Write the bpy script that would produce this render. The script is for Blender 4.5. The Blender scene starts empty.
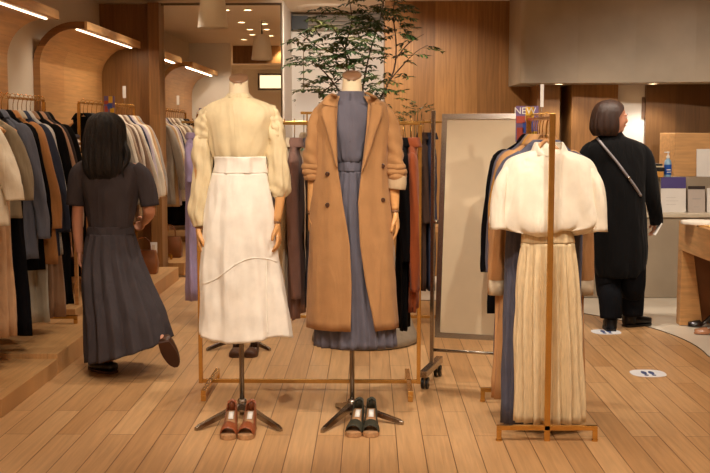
import bpy, bmesh, math, random
from mathutils import Vector, Matrix, noise
S = bpy.context.scene
COL = S.collection
PI = math.pi
# ------------------------------------------------------------------ camera
F = 1085.0; CX, CY = 355.0, 236.5
PITCH = math.atan(106.5/F); YAW = math.atan(15.0/F)
CAMZ = 1.45
cam_d = bpy.data.cameras.new('camera'); cam = bpy.data.objects.new('camera', cam_d); COL.objects.link(cam)
cam_d.sensor_width = 36; cam_d.lens = 36*F/710.0; cam_d.clip_start = .05
cam.location = (0, 0, CAMZ); cam.rotation_euler = (PI/2-PITCH, 0, YAW)
S.camera = cam
RC = cam.rotation_euler.to_matrix()
def ray(px, py): return RC @ Vector(((px-CX)/F, -(py-CY)/F, -1.0))
def at(px, py, D):
    d = ray(px, py); return Vector((0, 0, CAMZ)) + d*(D/d.y)
def fl(px, py, z=0.0):
    d = ray(px, py); return Vector((0, 0, CAMZ)) + d*((z-CAMZ)/d.z)
# ------------------------------------------------------------------ world, exposure
w = bpy.data.worlds.new('world'); S.world = w; w.use_nodes = True
w.node_tree.nodes['Background'].inputs[0].default_value = (1.0, .74, .5, 1)
w.node_tree.nodes['Background'].inputs[1].default_value = .03
S.view_settings.view_transform = 'Standard'; S.view_settings.look = 'None'
S.view_settings.gamma = 1; S.view_settings.use_curve_mapping = False
S.view_settings.exposure = -0.12
CEIL = 2.70; YBL = -1.15
WARM = (1.0, .875, .73)
# (x, y, aim x, aim y, watts, cone degrees)
LAMPS = [
 (-1.51, 9.7, -2.1, 9.8, 20, 95), (-1.5, 8.4, -2.2, 8.9, 17, 95), (-1.5, 7.5, -2.2, 7.4, 8, 90), (-1.53, 6.2, -2.1, 6.0, 9, 100),
 (-1.28, 9.7, -1.0, 10.2, 22, 100), (-1.3, 4.9, -1.75, 5.0, 14, 80),
 (-.85, 3.9, -.68, 5.35, 38, 56), (.35, 3.9, .0, 5.35, 40, 56), (.95, 3.6, .88, 5.1, 36, 60), (-.2, 3.2, -.1, 4.6, 36, 95),
 (1.9, 4.4, 1.7, 5.4, 40, 95), (.4, 6.5, .3, 6.9, 42, 95), (-.6, 6.9, -.5, 7.2, 34, 95),
 (1.5, 6.6, 1.5, 7.0, 34, 95), (-.4, 9.4, -.4, 11.5, 55, 100), (.5, 9.3, .7, 10.8, 28, 90),
 (1.6, 7.4, 2.1, 8.9, 46, 80), (2.7, 7.0, 2.7, 8.9, 50, 90), (-.2, 1.2, -.2, 1.4, 85, 125), (-2.2, 1.2, -2.2, .8, 70, 120), (1.9, 1.6, 1.9, 1.4, 75, 125),  # last three: downlights out of view, strengthened as soft fill from the camera end
 (-1.0, 6.3, -1.0, 6.3, 0, 90), (-1.25, 8.2, 0, 8, 0, 90), (-1.29, 7.5, 0, 8, 0, 90), (-1.32, 6.6, 0, 8, 0, 90), (-1.55, 6.75, 0, 8, 0, 90), (-1.75, 6.0, -2.3, 5.34, 9, 80),  # last one: spot added to brighten the white stub wall in the mirror
]
# ------------------------------------------------------------------ materials
def lin(c): return tuple(((v/255)/12.92 if v/255 <= .04045 else ((v/255+.055)/1.055)**2.4) for v in c)+(1,)
MATS = {}
def mat(name, c, rough=.5, metal=0., var=.12, scale=12., bump=0., bscale=80., sheen=0., drape=0., emit=0., stretch=(1, 1, 1), trans=0., spec=.5):
    if name in MATS: return MATS[name]
    m = bpy.data.materials.new(name); m.use_nodes = True
    nt = m.node_tree; b = nt.nodes['Principled BSDF']
    L = nt.links; N = nt.nodes.new
    c = lin(c)
    tc = N('ShaderNodeTexCoord'); mp = N('ShaderNodeMapping'); mp.inputs['Scale'].default_value = stretch
    L.new(tc.outputs['Object'], mp.inputs[0])
    if var > 0:
        nz = N('ShaderNodeTexNoise'); nz.inputs['Scale'].default_value = scale; nz.inputs['Detail'].default_value = 4
        L.new(mp.outputs[0], nz.inputs['Vector'])
        cr = N('ShaderNodeValToRGB')
        cr.color_ramp.elements[0].color = tuple(v*(1-var) for v in c[:3])+(1,)
        cr.color_ramp.elements[1].color = tuple(min(1, v*(1+var)) for v in c[:3])+(1,)
        cr.color_ramp.elements[0].position = .3; cr.color_ramp.elements[1].position = .7
        L.new(nz.outputs[0], cr.inputs[0]); L.new(cr.outputs[0], b.inputs['Base Color'])
    else: b.inputs['Base Color'].default_value = c
    b.inputs['Roughness'].default_value = rough; b.inputs['Metallic'].default_value = metal
    b.inputs['Specular IOR Level'].default_value = spec
    if sheen: b.inputs['Sheen Weight'].default_value = sheen
    if trans: b.inputs['Transmission Weight'].default_value = trans
    if emit:
        b.inputs['Emission Color'].default_value = c; b.inputs['Emission Strength'].default_value = emit
    if bump > 0:
        n2 = N('ShaderNodeTexNoise'); n2.inputs['Scale'].default_value = bscale; n2.inputs['Detail'].default_value = 3
        L.new(mp.outputs[0], n2.inputs['Vector'])
        bp = N('ShaderNodeBump'); bp.inputs['Strength'].default_value = bump; bp.inputs['Distance'].default_value = .01
        L.new(n2.outputs[0], bp.inputs['Height']); L.new(bp.outputs[0], b.inputs['Normal'])
        if drape:
            m3 = N('ShaderNodeMapping'); m3.inputs['Scale'].default_value = (1, 1, .28); L.new(tc.outputs['Object'], m3.inputs[0])
            n3 = N('ShaderNodeTexNoise'); n3.inputs['Scale'].default_value = 11; n3.inputs['Detail'].default_value = 2.5; n3.inputs['Distortion'].default_value = .8
            L.new(m3.outputs[0], n3.inputs['Vector'])
            b3 = N('ShaderNodeBump'); b3.inputs['Strength'].default_value = drape; b3.inputs['Distance'].default_value = .035
            L.new(n3.outputs[0], b3.inputs['Height']); L.new(b3.outputs[0], bp.inputs['Normal'])
    MATS[name] = m; return m
def cloth(name, c, **k):
    k.setdefault('rough', .85); k.setdefault('var', .08); k.setdefault('bump', .12); k.setdefault('bscale', 160); k.setdefault('sheen', .12 if sum(c) > 240 else 0); k.setdefault('spec', .2 if sum(c) > 160 else .1); k.setdefault('drape', .55)
    if sum(c) < 120: c = tuple(v*.55 for v in c)
    return mat(name, c, **k)
def planks(name, c1, c2, gap, length, width, vertical=False, rough=.4, grain=.25, along='y', dark=(60, 35, 15), bumpy=.15, off=.4):
    m = bpy.data.materials.new(name); m.use_nodes = True
    nt = m.node_tree; b = nt.nodes['Principled BSDF']; L = nt.links; N = nt.nodes.new
    tc = N('ShaderNodeTexCoord'); sp = N('ShaderNodeSeparateXYZ'); cb = N('ShaderNodeCombineXYZ')
    L.new(tc.outputs['Object'], sp.inputs[0])
    lng = 'Z' if vertical else along.upper(); crs = 'X' if (vertical or along == 'y') else 'Y'
    if name.startswith('left'): lng, crs = 'Y', 'Z'
    L.new(sp.outputs[lng], cb.inputs['X']); L.new(sp.outputs[crs], cb.inputs['Y'])
    br = N('ShaderNodeTexBrick'); L.new(cb.outputs[0], br.inputs['Vector'])
    br.inputs['Scale'].default_value = 1; br.inputs['Mortar Size'].default_value = gap; br.inputs['Brick Width'].default_value = length
    br.inputs['Row Height'].default_value = width; br.offset = off; br.offset_frequency = 2; br.inputs['Bias'].default_value = -.1
    br.inputs['Color1'].default_value = lin(c1); br.inputs['Color2'].default_value = lin(c2); br.inputs['Mortar'].default_value = lin(dark)
    br.inputs['Mortar Smooth'].default_value = .3
    mp = N('ShaderNodeMapping'); L.new(cb.outputs[0], mp.inputs[0]); mp.inputs['Scale'].default_value = (1.2, 22, 1)
    nz = N('ShaderNodeTexNoise'); nz.inputs['Scale'].default_value = 2.2; nz.inputs['Detail'].default_value = 6; nz.inputs['Distortion'].default_value = .6
    L.new(mp.outputs[0], nz.inputs['Vector'])
    cr = N('ShaderNodeMapRange'); cr.inputs['From Min'].default_value = .3; cr.inputs['From Max'].default_value = .7
    cr.inputs['To Min'].default_value = 1-grain; cr.inputs['To Max'].default_value = 1+grain*.6
    L.new(nz.outputs[0], cr.inputs[0])
    mx = N('ShaderNodeVectorMath'); mx.operation = 'SCALE'
    L.new(br.outputs['Color'], mx.inputs[0]); L.new(cr.outputs[0], mx.inputs['Scale'])
    L.new(mx.outputs[0], b.inputs['Base Color'])
    b.inputs['Roughness'].default_value = rough
    bp = N('ShaderNodeBump'); bp.inputs['Strength'].default_value = bumpy; bp.inputs['Distance'].default_value = .004
    ad = N('ShaderNodeMath'); ad.operation = 'MULTIPLY_ADD'; ad.inputs[1].default_value = -3; L.new(br.outputs['Fac'], ad.inputs[0]); L.new(nz.outputs[0], ad.inputs[2])
    L.new(ad.outputs[0], bp.inputs['Height']); L.new(bp.outputs[0], b.inputs['Normal'])
    MATS[name] = m; return m
M_FLOOR = planks('floor oak', (206, 164, 116), (180, 136, 90), .0022, 1.1, .125, rough=.36, grain=.16, dark=(95, 58, 28))
M_WALLWOOD = planks('wood wall', (166, 118, 66), (118, 78, 40), .0006, 3.2, .21, vertical=True, rough=.45, grain=.25, dark=(110, 65, 30), off=.5)
M_PANEL = planks('left arch panel', (196, 146, 92), (184, 132, 80), .0006, 1.1, .42, rough=.33, grain=.2, dark=(140, 92, 50))
M_OAK = mat('light oak', (196, 146, 92), .42, var=.18, scale=5, stretch=(1, 1, 8))
M_OAKH = mat('oak lengthwise', (205, 158, 104), .42, var=.18, scale=4, stretch=(8, 1, 8))
M_OAKX = mat('oak crosswise', (205, 158, 104), .42, var=.14, scale=4, stretch=(1, 8, 10))
M_DARKWOOD = mat('walnut', (96, 60, 34), .45, var=.2, scale=6)
M_BEIGE = mat('beige plaster', (222, 206, 184), .8, var=.03, scale=3, bump=.05)
M_CEIL = mat('ceiling plaster', (236, 220, 198), .85, var=.02, scale=2)
M_WHITE = mat('white plaster', (238, 232, 224), .8, var=.02, scale=2)
M_CONC = mat('polished concrete', (162, 147, 126), .5, var=.14, scale=2.2, bump=.06, bscale=20)
M_CFLOOR = mat('pale concrete floor', (226, 216, 198), .3, var=.05, scale=2.5)
M_BRASS = mat('brushed brass', (214, 172, 100), .24, 1.0, var=.06, scale=30)
M_CHROME = mat('chrome', (172, 164, 154), .24, 1.0, var=.0)
M_STEEL = mat('dark satin steel', (120, 108, 96), .25, 1.0, var=.05)
M_MIRROR = mat('mirror glass', (238, 234, 226), .008, 1.0, var=0)
M_BLACK = mat('black plastic', (18, 17, 17), .45, var=.05)
M_MANN = cloth('mannequin linen', (232, 214, 180), bump=.05, drape=0)
M_MWOOD = mat('mannequin beech', (212, 158, 100), .4, var=.1, scale=8, stretch=(3, 3, .6))
M_CAP = mat('mannequin neck cap', (140, 104, 76), .4, var=.12, scale=20)
M_HANG = mat('hanger beech', (206, 152, 100), .4, var=.15, scale=10)
M_SKIN = mat('skin', (206, 146, 116), .5, var=.05, scale=10)
M_HAIRB = mat('black hair', (22, 16, 15), .5, var=.3, scale=6, bump=.8, bscale=24, stretch=(9, 9, .7))
M_HAIRN = mat('brown hair', (50, 30, 21), .48, var=.3, scale=6, bump=.5, bscale=30, stretch=(8, 8, .4))
M_LED = mat('led strip', (255, 226, 190), .5, var=0, emit=6)
M_LAMP = mat('lamp lens', (255, 220, 170), .5, var=0, emit=14)
M_PAPER = mat('white paper', (236, 232, 226), .7, var=.02)
M_SHADE = mat('white lamp shade', (232, 222, 204), .5, var=.02)
# ------------------------------------------------------------------ helpers
def link(name, bm, m, parent=None, smooth=True, solid=0, bevel=0, weld=False):
    me = bpy.data.meshes.new(name)
    bmesh.ops.recalc_face_normals(bm, faces=bm.faces)
    bm.to_mesh(me); bm.free()
    for mm in (m if isinstance(m, (list, tuple)) else [m]): me.materials.append(mm)
    if smooth:
        me.polygons.foreach_set('use_smooth', [True]*len(me.polygons))
    o = bpy.data.objects.new(name, me); COL.objects.link(o)
    if parent is not None: o.parent = parent
    if solid:
        md = o.modifiers.new('solid', 'SOLIDIFY'); md.thickness = solid; md.offset = -1
    if bevel:
        md = o.modifiers.new('bevel', 'BEVEL'); md.width = bevel; md.segments = 2; md.limit_method = 'ANGLE'; md.angle_limit = .7
    return o
def tag(o, label, cat, group=None):
    o['label'] = label; o['category'] = cat
    if group: o['group'] = group
    return o
def thing(name, label, cat, loc=(0, 0, 0), rz=0, group=None):
    o = bpy.data.objects.new(name, None); COL.objects.link(o); o.empty_display_size = .1
    o.location = loc; o.rotation_euler = (0, 0, rz)
    return tag(o, label, cat, group)
def struct(name, bm, m, parent=None, **k):
    k.setdefault('smooth', False)
    o = link(name, bm, m, parent, **k)
    if parent is None: o['kind'] = 'structure'
    return o
def B(): return bmesh.new()
def box(bm, x0, x1, y0, y1, z0, z1, mtx=None):
    vs = [bm.verts.new((x, y, z)) for x in (x0, x1) for y in (y0, y1) for z in (z0, z1)]
    for f in ((0, 1, 3, 2), (4, 6, 7, 5), (0, 4, 5, 1), (2, 3, 7, 6), (0, 2, 6, 4), (1, 5, 7, 3)):
        bm.faces.new([vs[i] for i in f])
    if mtx is not None:
        for v in vs: v.co = mtx @ v.co
    return bm
def prism(bm, pts, axis, a, b):
    """extrude polygon pts (2D) along an axis from a to b"""
    def mk(p, t):
        return {'x': (t, p[0], p[1]), 'y': (p[0], t, p[1]), 'z': (p[0], p[1], t)}[axis]
    v0 = [bm.verts.new(mk(p, a)) for p in pts]; v1 = [bm.verts.new(mk(p, b)) for p in pts]
    n = len(pts)
    bm.faces.new(v0[::-1]); bm.faces.new(v1)
    for i in range(n): bm.faces.new((v0[i], v0[(i+1) % n], v1[(i+1) % n], v1[i]))
    return bm
def stitch(bm, rings, closed=True, cap0=False, cap1=False, mi=0):
    V = [[bm.verts.new(p) for p in r] for r in rings]
    n = len(V[0])
    for i in range(len(V)-1):
        for j in range(n if closed else n-1):
            k = (j+1) % n
            f = bm.faces.new((V[i][j], V[i][k], V[i+1][k], V[i+1][j])); f.material_index = mi
    if cap0: bm.faces.new(V[0][::-1]).material_index = mi
    if cap1: bm.faces.new(V[-1]).material_index = mi
    return V
def frames(pts):
    pts = [Vector(p) for p in pts]; out = []; up = None
    for i, p in enumerate(pts):
        t = (pts[min(i+1, len(pts)-1)]-pts[max(i-1, 0)]).normalized()
        if up is None:
            up = Vector((0, 1, 0)) if abs(t.y) < .9 else Vector((1, 0, 0))
        n = (up - t*up.dot(t))
        n = n.normalized() if n.length > 1e-5 else Vector((1, 0, 0)); up = n
        out.append((p, n, t.cross(n)))
    return out
def tube(bm, pts, r, seg=10, cap=True, flat=1.0, wob=None, mi=0):
    fr = frames(pts); rs = r if isinstance(r, (list, tuple)) else [r]*len(fr)
    rings = []
    for i, (p, n, b) in enumerate(fr):
        ring = []
        for j in range(seg):
            a = 2*PI*j/seg; rr = rs[i]
            if wob: rr += wob(i/(len(fr)-1), a)
            ring.append(p + n*math.cos(a)*rr*flat + b*math.sin(a)*rr)
        rings.append(ring)
    stitch(bm, rings, True, cap, cap, mi); return bm
def spline(pts, n):
    """Catmull-Rom resample; points may have any dimension"""
    P = [tuple(p) for p in pts]; k = len(P)-1; out = []
    for i in range(n):
        t = i/(n-1)*k; s = min(int(t), k-1); u = t-s
        p0 = P[max(s-1, 0)]; p1 = P[s]; p2 = P[s+1]; p3 = P[min(s+2, k)]
        out.append(tuple(.5*((2*b)+(c-a)*u+(2*a-5*b+4*c-d)*u*u+(3*b-a-3*c+d)*u**3) for a, b, c, d in zip(p0, p1, p2, p3)))
    return out
def stube(bm, pts, rad, n=14, seg=12, **k):
    q = spline([tuple(p)+(r,) for p, r in zip(pts, rad)], n)
    return tube(bm, [p[:3] for p in q], [max(.0005, p[3]) for p in q], seg, **k)
def lathe(bm, prof, c=(0, 0, 0), seg=32, cap0=False, cap1=False):
    c = Vector(c)
    rings = [[c+Vector((r*math.cos(2*PI*j/seg), r*math.sin(2*PI*j/seg), z)) for j in range(seg)] for r, z in prof]
    stitch(bm, rings, True, cap0, cap1); return bm
def ball(bm, c, r, mtx=None, u=14, v=10):
    M = Matrix.Translation(c) @ (mtx or Matrix.Identity(4)) @ Matrix.Diagonal((r[0], r[1], r[2], 1)) if not isinstance(r, (int, float)) else Matrix.Translation(c) @ Matrix.Scale(r, 4)
    bmesh.ops.create_uvsphere(bm, u_segments=u, v_segments=v, radius=1, matrix=M); return bm
def tri(x):
    x = x/(2*PI); x -= math.floor(x); return 4*abs(x-.5)-1
def shell(bm, keys, nu=64, nv=26, folds=(0, 0), seed=0, gap=None, pleat=False, tilt=0, sq=1.0, hemwave=0, wr=.012):
    """draped cloth body: keys (z, cx, cy, halfwidth, halfdepth, fold amplitude); theta 0 = front (-y).
    gap = function(t) -> (g0, g1) angles left open at the front"""
    rnd = random.Random(seed); ph = [rnd.uniform(0, 6.28) for _ in range(4)]
    n = folds[0] if folds[0] else 9
    Q = spline(keys, nv); rings = []
    for i, (z, cx, cy, a, b, amp) in enumerate(Q):
        t = i/(nv-1); ring = []
        g0, g1 = (gap(t) if not getattr(gap, 'byz', 0) else gap.f(z, a, cx)) if gap else (0, 0)
        cnt = nu if not gap else nu+1
        for j in range(cnt):
            th = (2*PI*j/nu) if not gap else g0+(2*PI-g0-g1)*j/nu
            s, c = math.sin(th), math.cos(th)
            if sq != 1: s = math.copysign(abs(s)**sq, s); c = math.copysign(abs(c)**sq, c)
            if pleat: d = amp*tri(n*th+ph[0]+.4*math.sin(2*th))
            else: d = amp*(.55*math.sin(n*th+ph[0]+1.2*t)+.3*math.sin((n*.6//1)*th+ph[1]-2*t)+.25*math.sin((n*2-1)*th+ph[2]))
            L_ = math.hypot(s, c) or 1
            d += wr*min(1, 3*t+.1)*noise.noise(Vector((s*2.2+seed, c*2.2, z*3.2)))+wr*.5*min(1, 3*t)*noise.noise(Vector((s*5+seed, c*5, z*9)))
            x = cx+a*s+d*s/L_; y = cy-b*c-d*c/L_
            zz = z+tilt*(x-keys[0][1])*t*t+hemwave*math.sin(3*th+ph[3])*t*t
            ring.append(Vector((x, y, zz)))
        rings.append(ring)
    return stitch(bm, rings, closed=not gap)
# ------------------------------------------------------------------ ROOM
XL, XR = -2.62, 5.2
YB = -1.2
# floor: a wooden field with a round edge, pale concrete beyond it
cc = Vector((.2, 7.2)); R = 2.0
arc = []
for i in range(49):
    a = math.radians(-62+152*i/48); arc.append((cc.x+R*math.cos(a), cc.y+R*math.sin(a)))
start = arc[0]
wood = [(XL, YB), (XR, YB), (XR, 3.4), (2.6, 3.9), (1.6, 5.0)][:2]+[(XR, 2.5), (3.6, 2.9), (2.3, 4.0), (1.62, 5.0)][:3]+arc[0:]+[(-.95, 9.25), (-1.0, 10.75), (XL, 10.75)]
# keep the left edge of the right-hand arc smooth
wood = [(XL, YB), (XR, YB), (XR, 2.2), (3.0, 2.6), (2.0, 3.8)]+[p for p in arc if p[1] > 6.4]+[(-.95, 9.25), (-1.0, 10.75), (XL, 10.75)]
wood = [(XL, YB), (XR, YB), (XR, 4.3), (2.9, 5.0), (2.45, 5.5), (2.22, 6.1)]+[p for p in arc if p[1] > 6.9]+[(-.95, 9.25), (-1.0, 10.75), (XL, 10.75)]
struct('floor', prism(B(), wood, 'z', -.06, 0), M_FLOOR)
b = B(); box(b, XL-1, XR, YB, 12.2, -.12, -.004); struct('floor_concrete', b, M_CFLOOR)
b = B()
edge = [Vector((x, y, .0005)) for x, y in wood[3:-2]]
tube(b, [p for p in edge], .0045, 4, True); o = struct('trim_1', b, mat('dark floor joint', (70, 52, 36), .6))
b = B(); box(b, XL-1, XR, YB, 12.2, CEIL, CEIL+.1); struct('ceiling', b, M_CEIL)
b = B(); box(b, XL-.1, XL, 3.2, 10.9, 0, CEIL); struct('wall_left', b, M_BEIGE)
b = B(); box(b, -3.7, -3.6, YB, 3.2, 0, CEIL); box(b, -3.6, -2.38, 3.1, 3.2, 0, CEIL); box(b, XL, -2.02, 5.25, 5.34, 0, CEIL); struct('wall_front_left', b, M_WHITE)
b = B(); box(b, XR, XR+.1, YB, 12.2, 0, CEIL); struct('wall_right', b, M_BEIGE)
b = B(); box(b, XL-1, XR, YB-.1, YB, 0, CEIL); struct('wall_front', b, M_BEIGE)
# wood wall end of the left bay, pilaster and wall mirror
YM = 10.6
xw0 = at(161, 100, YM).x; xw1 = at(281, 100, YM).x
b = B(); box(b, XL, xw0-.02, YM+.02, YM+.12, 0, 2.66); struct('wall_back_left', b, M_WALLWOOD)
b = B(); box(b, at(149, 100, YM-.14).x, at(160, 100, YM-.14).x, YM-.14, YM+.02, 0, 2.66); struct('trim_2', b, M_WALLWOOD, bevel=.004)
t = thing('wall_mirror', 'tall frameless wall mirror beside the wooden pilaster at the back', 'mirror', (0, 0, 0))
b = B(); box(b, xw0-.015, xw1, YM, YM+.012, .02, 2.645); link('mirror_glass', b, M_MIRROR, t, smooth=False)
b = B(); box(b, xw1, xw1+.012, YM-.004, YM+.03, .0, 2.665); box(b, xw0-.015, xw1, YM-.004, YM+.03, 2.645, 2.665); link('frame', b, M_STEEL, t, smooth=False)
b = B(); box(b, XL, xw1+.012, YM+.03, YM+.14, 0, CEIL); struct('wall_back_mirror', b, M_BEIGE)
b = B(); box(b, XL, xw1+.02, YM-.02, YM+.03, 2.668, CEIL); struct('trim_3', b, M_BEIGE)
# recessed white wall
xw2 = at(385, 60, 10.75).x
b = B(); box(b, xw1-.2, xw2+.2, 11.8, 11.9, 0, 2.5); box(b, xw1-.2, xw2+.2, 11.82, 11.9, 2.5, CEIL)
box(b, xw1+.01, xw1+.02, YM+.14, 11.8, 0, CEIL); struct('wall_back', b, M_WHITE)
b = B(); x0 = at(303, 60, 11.78).x; box(b, x0, x0+.01, 11.785, 11.8, .0, 2.3); box(b, x0, xw2, 11.785, 11.8, 2.3, 2.31); struct('trim_4', b, mat('panel seam', (150, 132, 110), .7))
t = thing('air_vent', 'long dark slot air vent above the white back wall', 'vent', (0, 11.72, 0))
b = B(); box(b, xw1+.03, xw2, .05, .08, 2.50, 2.70); link('frame', b, mat('vent grey', (140, 124, 104), .5), t, smooth=False)
for i in range(4):
    b = B(); z = 2.515+i*.045; box(b, xw1+.03, xw2, 0, .05, z, z+.012); link('slat', b, mat('vent slat', (150, 134, 114), .5), t, smooth=False)
b = B(); box(b, xw1+.03, xw1+.2, -.004, .03, 2.515, 2.66); link('louvre', b, M_BLACK, t, smooth=False)
# big wooden back wall
b = B(); box(b, xw2, 3.2, 10.75, 10.9, 0, CEIL); box(b, xw2, xw2+.04, 10.9, 11.8, 0, CEIL); struct('wall_back_wood', b, M_WALLWOOD)
# panels under the hood
b = B(); box(b, at(537, 100, 10.3).x, at(560, 100, 10.3).x, 10.3, 10.75, 0, CEIL)
struct('trim_5', b, planks('wood wall darker', (156, 112, 64), (136, 94, 50), .0006, 3.2, .16, vertical=True, grain=.2, dark=(90, 55, 25)))
b = B(); box(b, at(572, 100, 10.2).x, at(618, 100, 10.2).x, 10.2, 10.75, 0, CEIL); struct('trim_6', b, M_WALLWOOD)
b = B(); box(b, at(618, 100, 10.3).x, at(647, 100, 10.3).x, 10.3, 10.4, 0, CEIL); struct('wall_service', b, M_WHITE)
M_SERV = planks('wood wall brown', (116, 82, 48), (100, 70, 40), .0006, 3.2, .22, vertical=True, grain=.18, dark=(70, 42, 20))
b = B(); box(b, at(646, 100, 10.25).x, XR, 10.25, 10.35, 0, CEIL); struct('wall_service_wood', b, M_SERV)
# concrete hood over the counter
hx = at(509, 60, 10.7).x; zb = at(530, 83, 9.85).z
pl = [(hx, 10.72), (hx, 9.96)]
for i in range(7):
    a = PI+PI/2*i/6; pl.append((hx+.05+.05*math.cos(a), 9.9+.05*math.sin(a)))
pl += [(hx+.5, 9.83), (hx+1.0, 9.76), (hx+1.5, 9.66), (hx+2.2, 9.45), (XR, 9.1), (XR, 10.15), (hx+1.3, 10.15), (hx+1.2, 10.72)]
b = B(); prism(b, pl, 'z', zb, CEIL); struct('wall_hood', b, M_CONC)
# ceiling round diffuser
t = thing('round_diffuser', 'round flush air diffuser in the ceiling above the plant', 'vent', (at(327, 10, 11.3).x, 11.25, CEIL))
b = B(); lathe(b, [(.31, 0), (.30, -.018), (.24, -.022), (.2, -.008), (.19, -.02), (.1, -.026), (.0001, -.026)]); link('diffuser_ring', b, M_BEIGE, t)
# ------------------------------------------------------------------ downlights
def aim(x, y, ax, ay, z=CEIL-.03, az=.9):
    d = Vector((ax-x, ay-y, az-z)); return d.to_track_quat('-Z', 'Y').to_euler()
for i, (x, y, ax, ay, wt, cone) in enumerate(LAMPS):
    lb = 'recessed ceiling downlight near the left wall racks' if x < -1.2 else 'recessed ceiling downlight over the shop floor' if x < 1.2 else 'recessed ceiling downlight towards the service counter'
    t = thing('ceiling_downlight', lb, 'light', (x, y, CEIL), 0, 'ceiling downlights')
    b = B(); lathe(b, [(.058, 0), (.058, -.006), (.046, -.006), (.042, -.001)], seg=24); link('trim_ring', b, M_WHITE, t)
    b = B(); lathe(b, [(.042, -.002), (.0001, -.002)], seg=24); link('lens', b, M_LAMP, t)
    if not wt: continue
    ld = bpy.data.lights.new('spot', 'SPOT'); ld.energy = wt*2.45; ld.color = WARM; ld.spot_size = math.radians(cone); ld.spot_blend = .6; ld.shadow_soft_size = .028
    lo = bpy.data.objects.new('spot', ld); COL.objects.link(lo); lo.location = (x, y, CEIL-.03); lo.rotation_euler = aim(x, y, ax, ay)
def hood_lamp(px, D, wt):
    p = at(px, 82, D)
    t = thing('hood_downlight', ('recessed downlight under the concrete hood above the sanitiser bottle' if px > 600 else 'recessed downlight under the hood near its rounded corner'), 'light', (p.x, D, zb))
    b = B(); lathe(b, [(.05, 0), (.05, -.006), (.04, -.004)], seg=20); link('trim_ring', b, M_WHITE, t)
    b = B(); lathe(b, [(.04, -.004), (.0001, -.004)], seg=20); link('lens', b, M_LAMP, t)
    ld = bpy.data.lights.new('spot', 'SPOT'); ld.energy = wt; ld.color = WARM; ld.spot_size = math.radians(120); ld.spot_blend = .6; ld.shadow_soft_size = .04
    lo = bpy.data.objects.new('spot', ld); COL.objects.link(lo); lo.location = (p.x, D, zb-.02)
hood_lamp(653, 9.98, 30); hood_lamp(559, 10.03, 20)
# ------------------------------------------------------------------ what the wall mirror shows behind the camera
b = B(); box(b, -2.05, .6, 4.75, 4.85, 2.44, CEIL); struct('trim_7', b, M_WALLWOOD)
b = B(); box(b, -3.55, 3.4, -.06, .0, 2.63, CEIL); box(b, -3.55, -3.4, -.06, 0, 0, 2.63); box(b, -2.55, -2.48, -.06, 0, 0, 2.63); box(b, -1.4, -1.32, -.06, 0, 0, 2.63); box(b, 3.3, 3.4, -.06, 0, 0, 2.63); struct('trim_8', b, M_BEIGE)
t = thing('shop_sign_box', 'bright backlit panel beyond the shop entrance seen in the wall mirror', 'sign', (-1.75, YB+.02, 2.3))
b = B(); box(b, -.5, .8, 0, .06, 0, .26); link('light_panel', b, mat('backlit panel', (255, 236, 200), .5, var=0, emit=1.6), t, smooth=False)
b = B(); box(b, -.54, -.5, 0, .08, -.04, .30); box(b, .8, .84, 0, .08, -.04, .30); box(b, -.5, .8, 0, .08, -.04, 0); box(b, -.5, .8, 0, .08, .26, .30); link('frame', b, M_STEEL, t, smooth=False)
# ------------------------------------------------------------------ left wall: platforms, arches
def platform(name, x1, y0, y1, z1, label):
    b = B(); box(b, XL+.003, x1, y0, y1, 0, z1)
    return tag(link(name, b, M_OAKP, None, smooth=False, bevel=.003), label, 'platform')
M_OAKP = planks('oak platform', (206, 160, 108), (192, 146, 94), .0008, 1.4, .24, grain=.16, dark=(120, 80, 45))
platform('display_platform', -1.86, 5.35, 6.33, .095, 'low oak display platform along the left wall, nearer the camera')
platform('display_platform', -1.86, 6.333, 10.44, .125, 'slightly higher oak platform along the left wall beside the walking woman')
b = B(); box(b, XL, -2.08, 7.55, 8.35, .126, .19)
tag(link('display_riser', b, M_OAKP, None, smooth=False, bevel=.003), 'small oak riser on the platform carrying dark shoes', 'platform')
def arch(y0, y1, label):
    t = thing('arched_wall_panel', label, 'wall panel', (XL, y0, 0))
    zt, r, th, lip = 2.285, .34, .055, .41
    outer = [(0.002, .13), (0.002, zt-r)]+[(r-r*math.cos(PI/2*i/14)+.002, zt-r+r*math.sin(PI/2*i/14)) for i in range(1, 15)]+[(lip, zt)]
    inner = [(lip, zt-th)]+[(th+(r-th)*(1-math.cos(PI/2*i/14)), zt-r+(r-th)*math.sin(PI/2*i/14)) for i in range(14, -1, -1)]+[(th, .13)]
    b = B(); L_ = y1-y0; pts = outer+inner; n = len(pts)
    v0 = [b.verts.new((p[0], 0, p[1])) for p in pts]; v1 = [b.verts.new((p[0], L_, p[1])) for p in pts]
    for i in range(n): b.faces.new((v0[i], v0[(i+1) % n], v1[(i+1) % n], v1[i]))
    no = len(outer)
    for V in (v0, v1):
        for i in range(no-1): b.faces.new((V[i], V[i+1], V[n-2-i], V[n-1-i]))
    o = link('panel', b, M_PANEL, t, smooth=False)
    b = B(); box(b, lip, lip+.022, -.002, L_+.002, zt-.062, zt+.002); link('lip_board', b, M_OAKH, t, smooth=False, bevel=.002)
    b = B(); box(b, lip-.072, lip-.058, .02, L_-.02, zt-th-.008, zt-th); link('light_strip', b, M_LED, t, smooth=False)
    ld = bpy.data.lights.new('strip', 'AREA'); ld.shape = 'RECTANGLE'; ld.size = .02; ld.size_y = L_-.05; ld.energy = 4.5; ld.color = (1, .8, .56)
    lo = bpy.data.objects.new('strip', ld); COL.objects.link(lo); lo.location = (XL+lip-.065, (y0+y1)/2, zt-th-.012)
arch(5.5, 7.72, 'curved oak wall panel with light strip over the nearest left rack')
arch(8.48, 10.44, 'curved oak wall panel with light strip between the plaster and wooden end wall')
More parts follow.
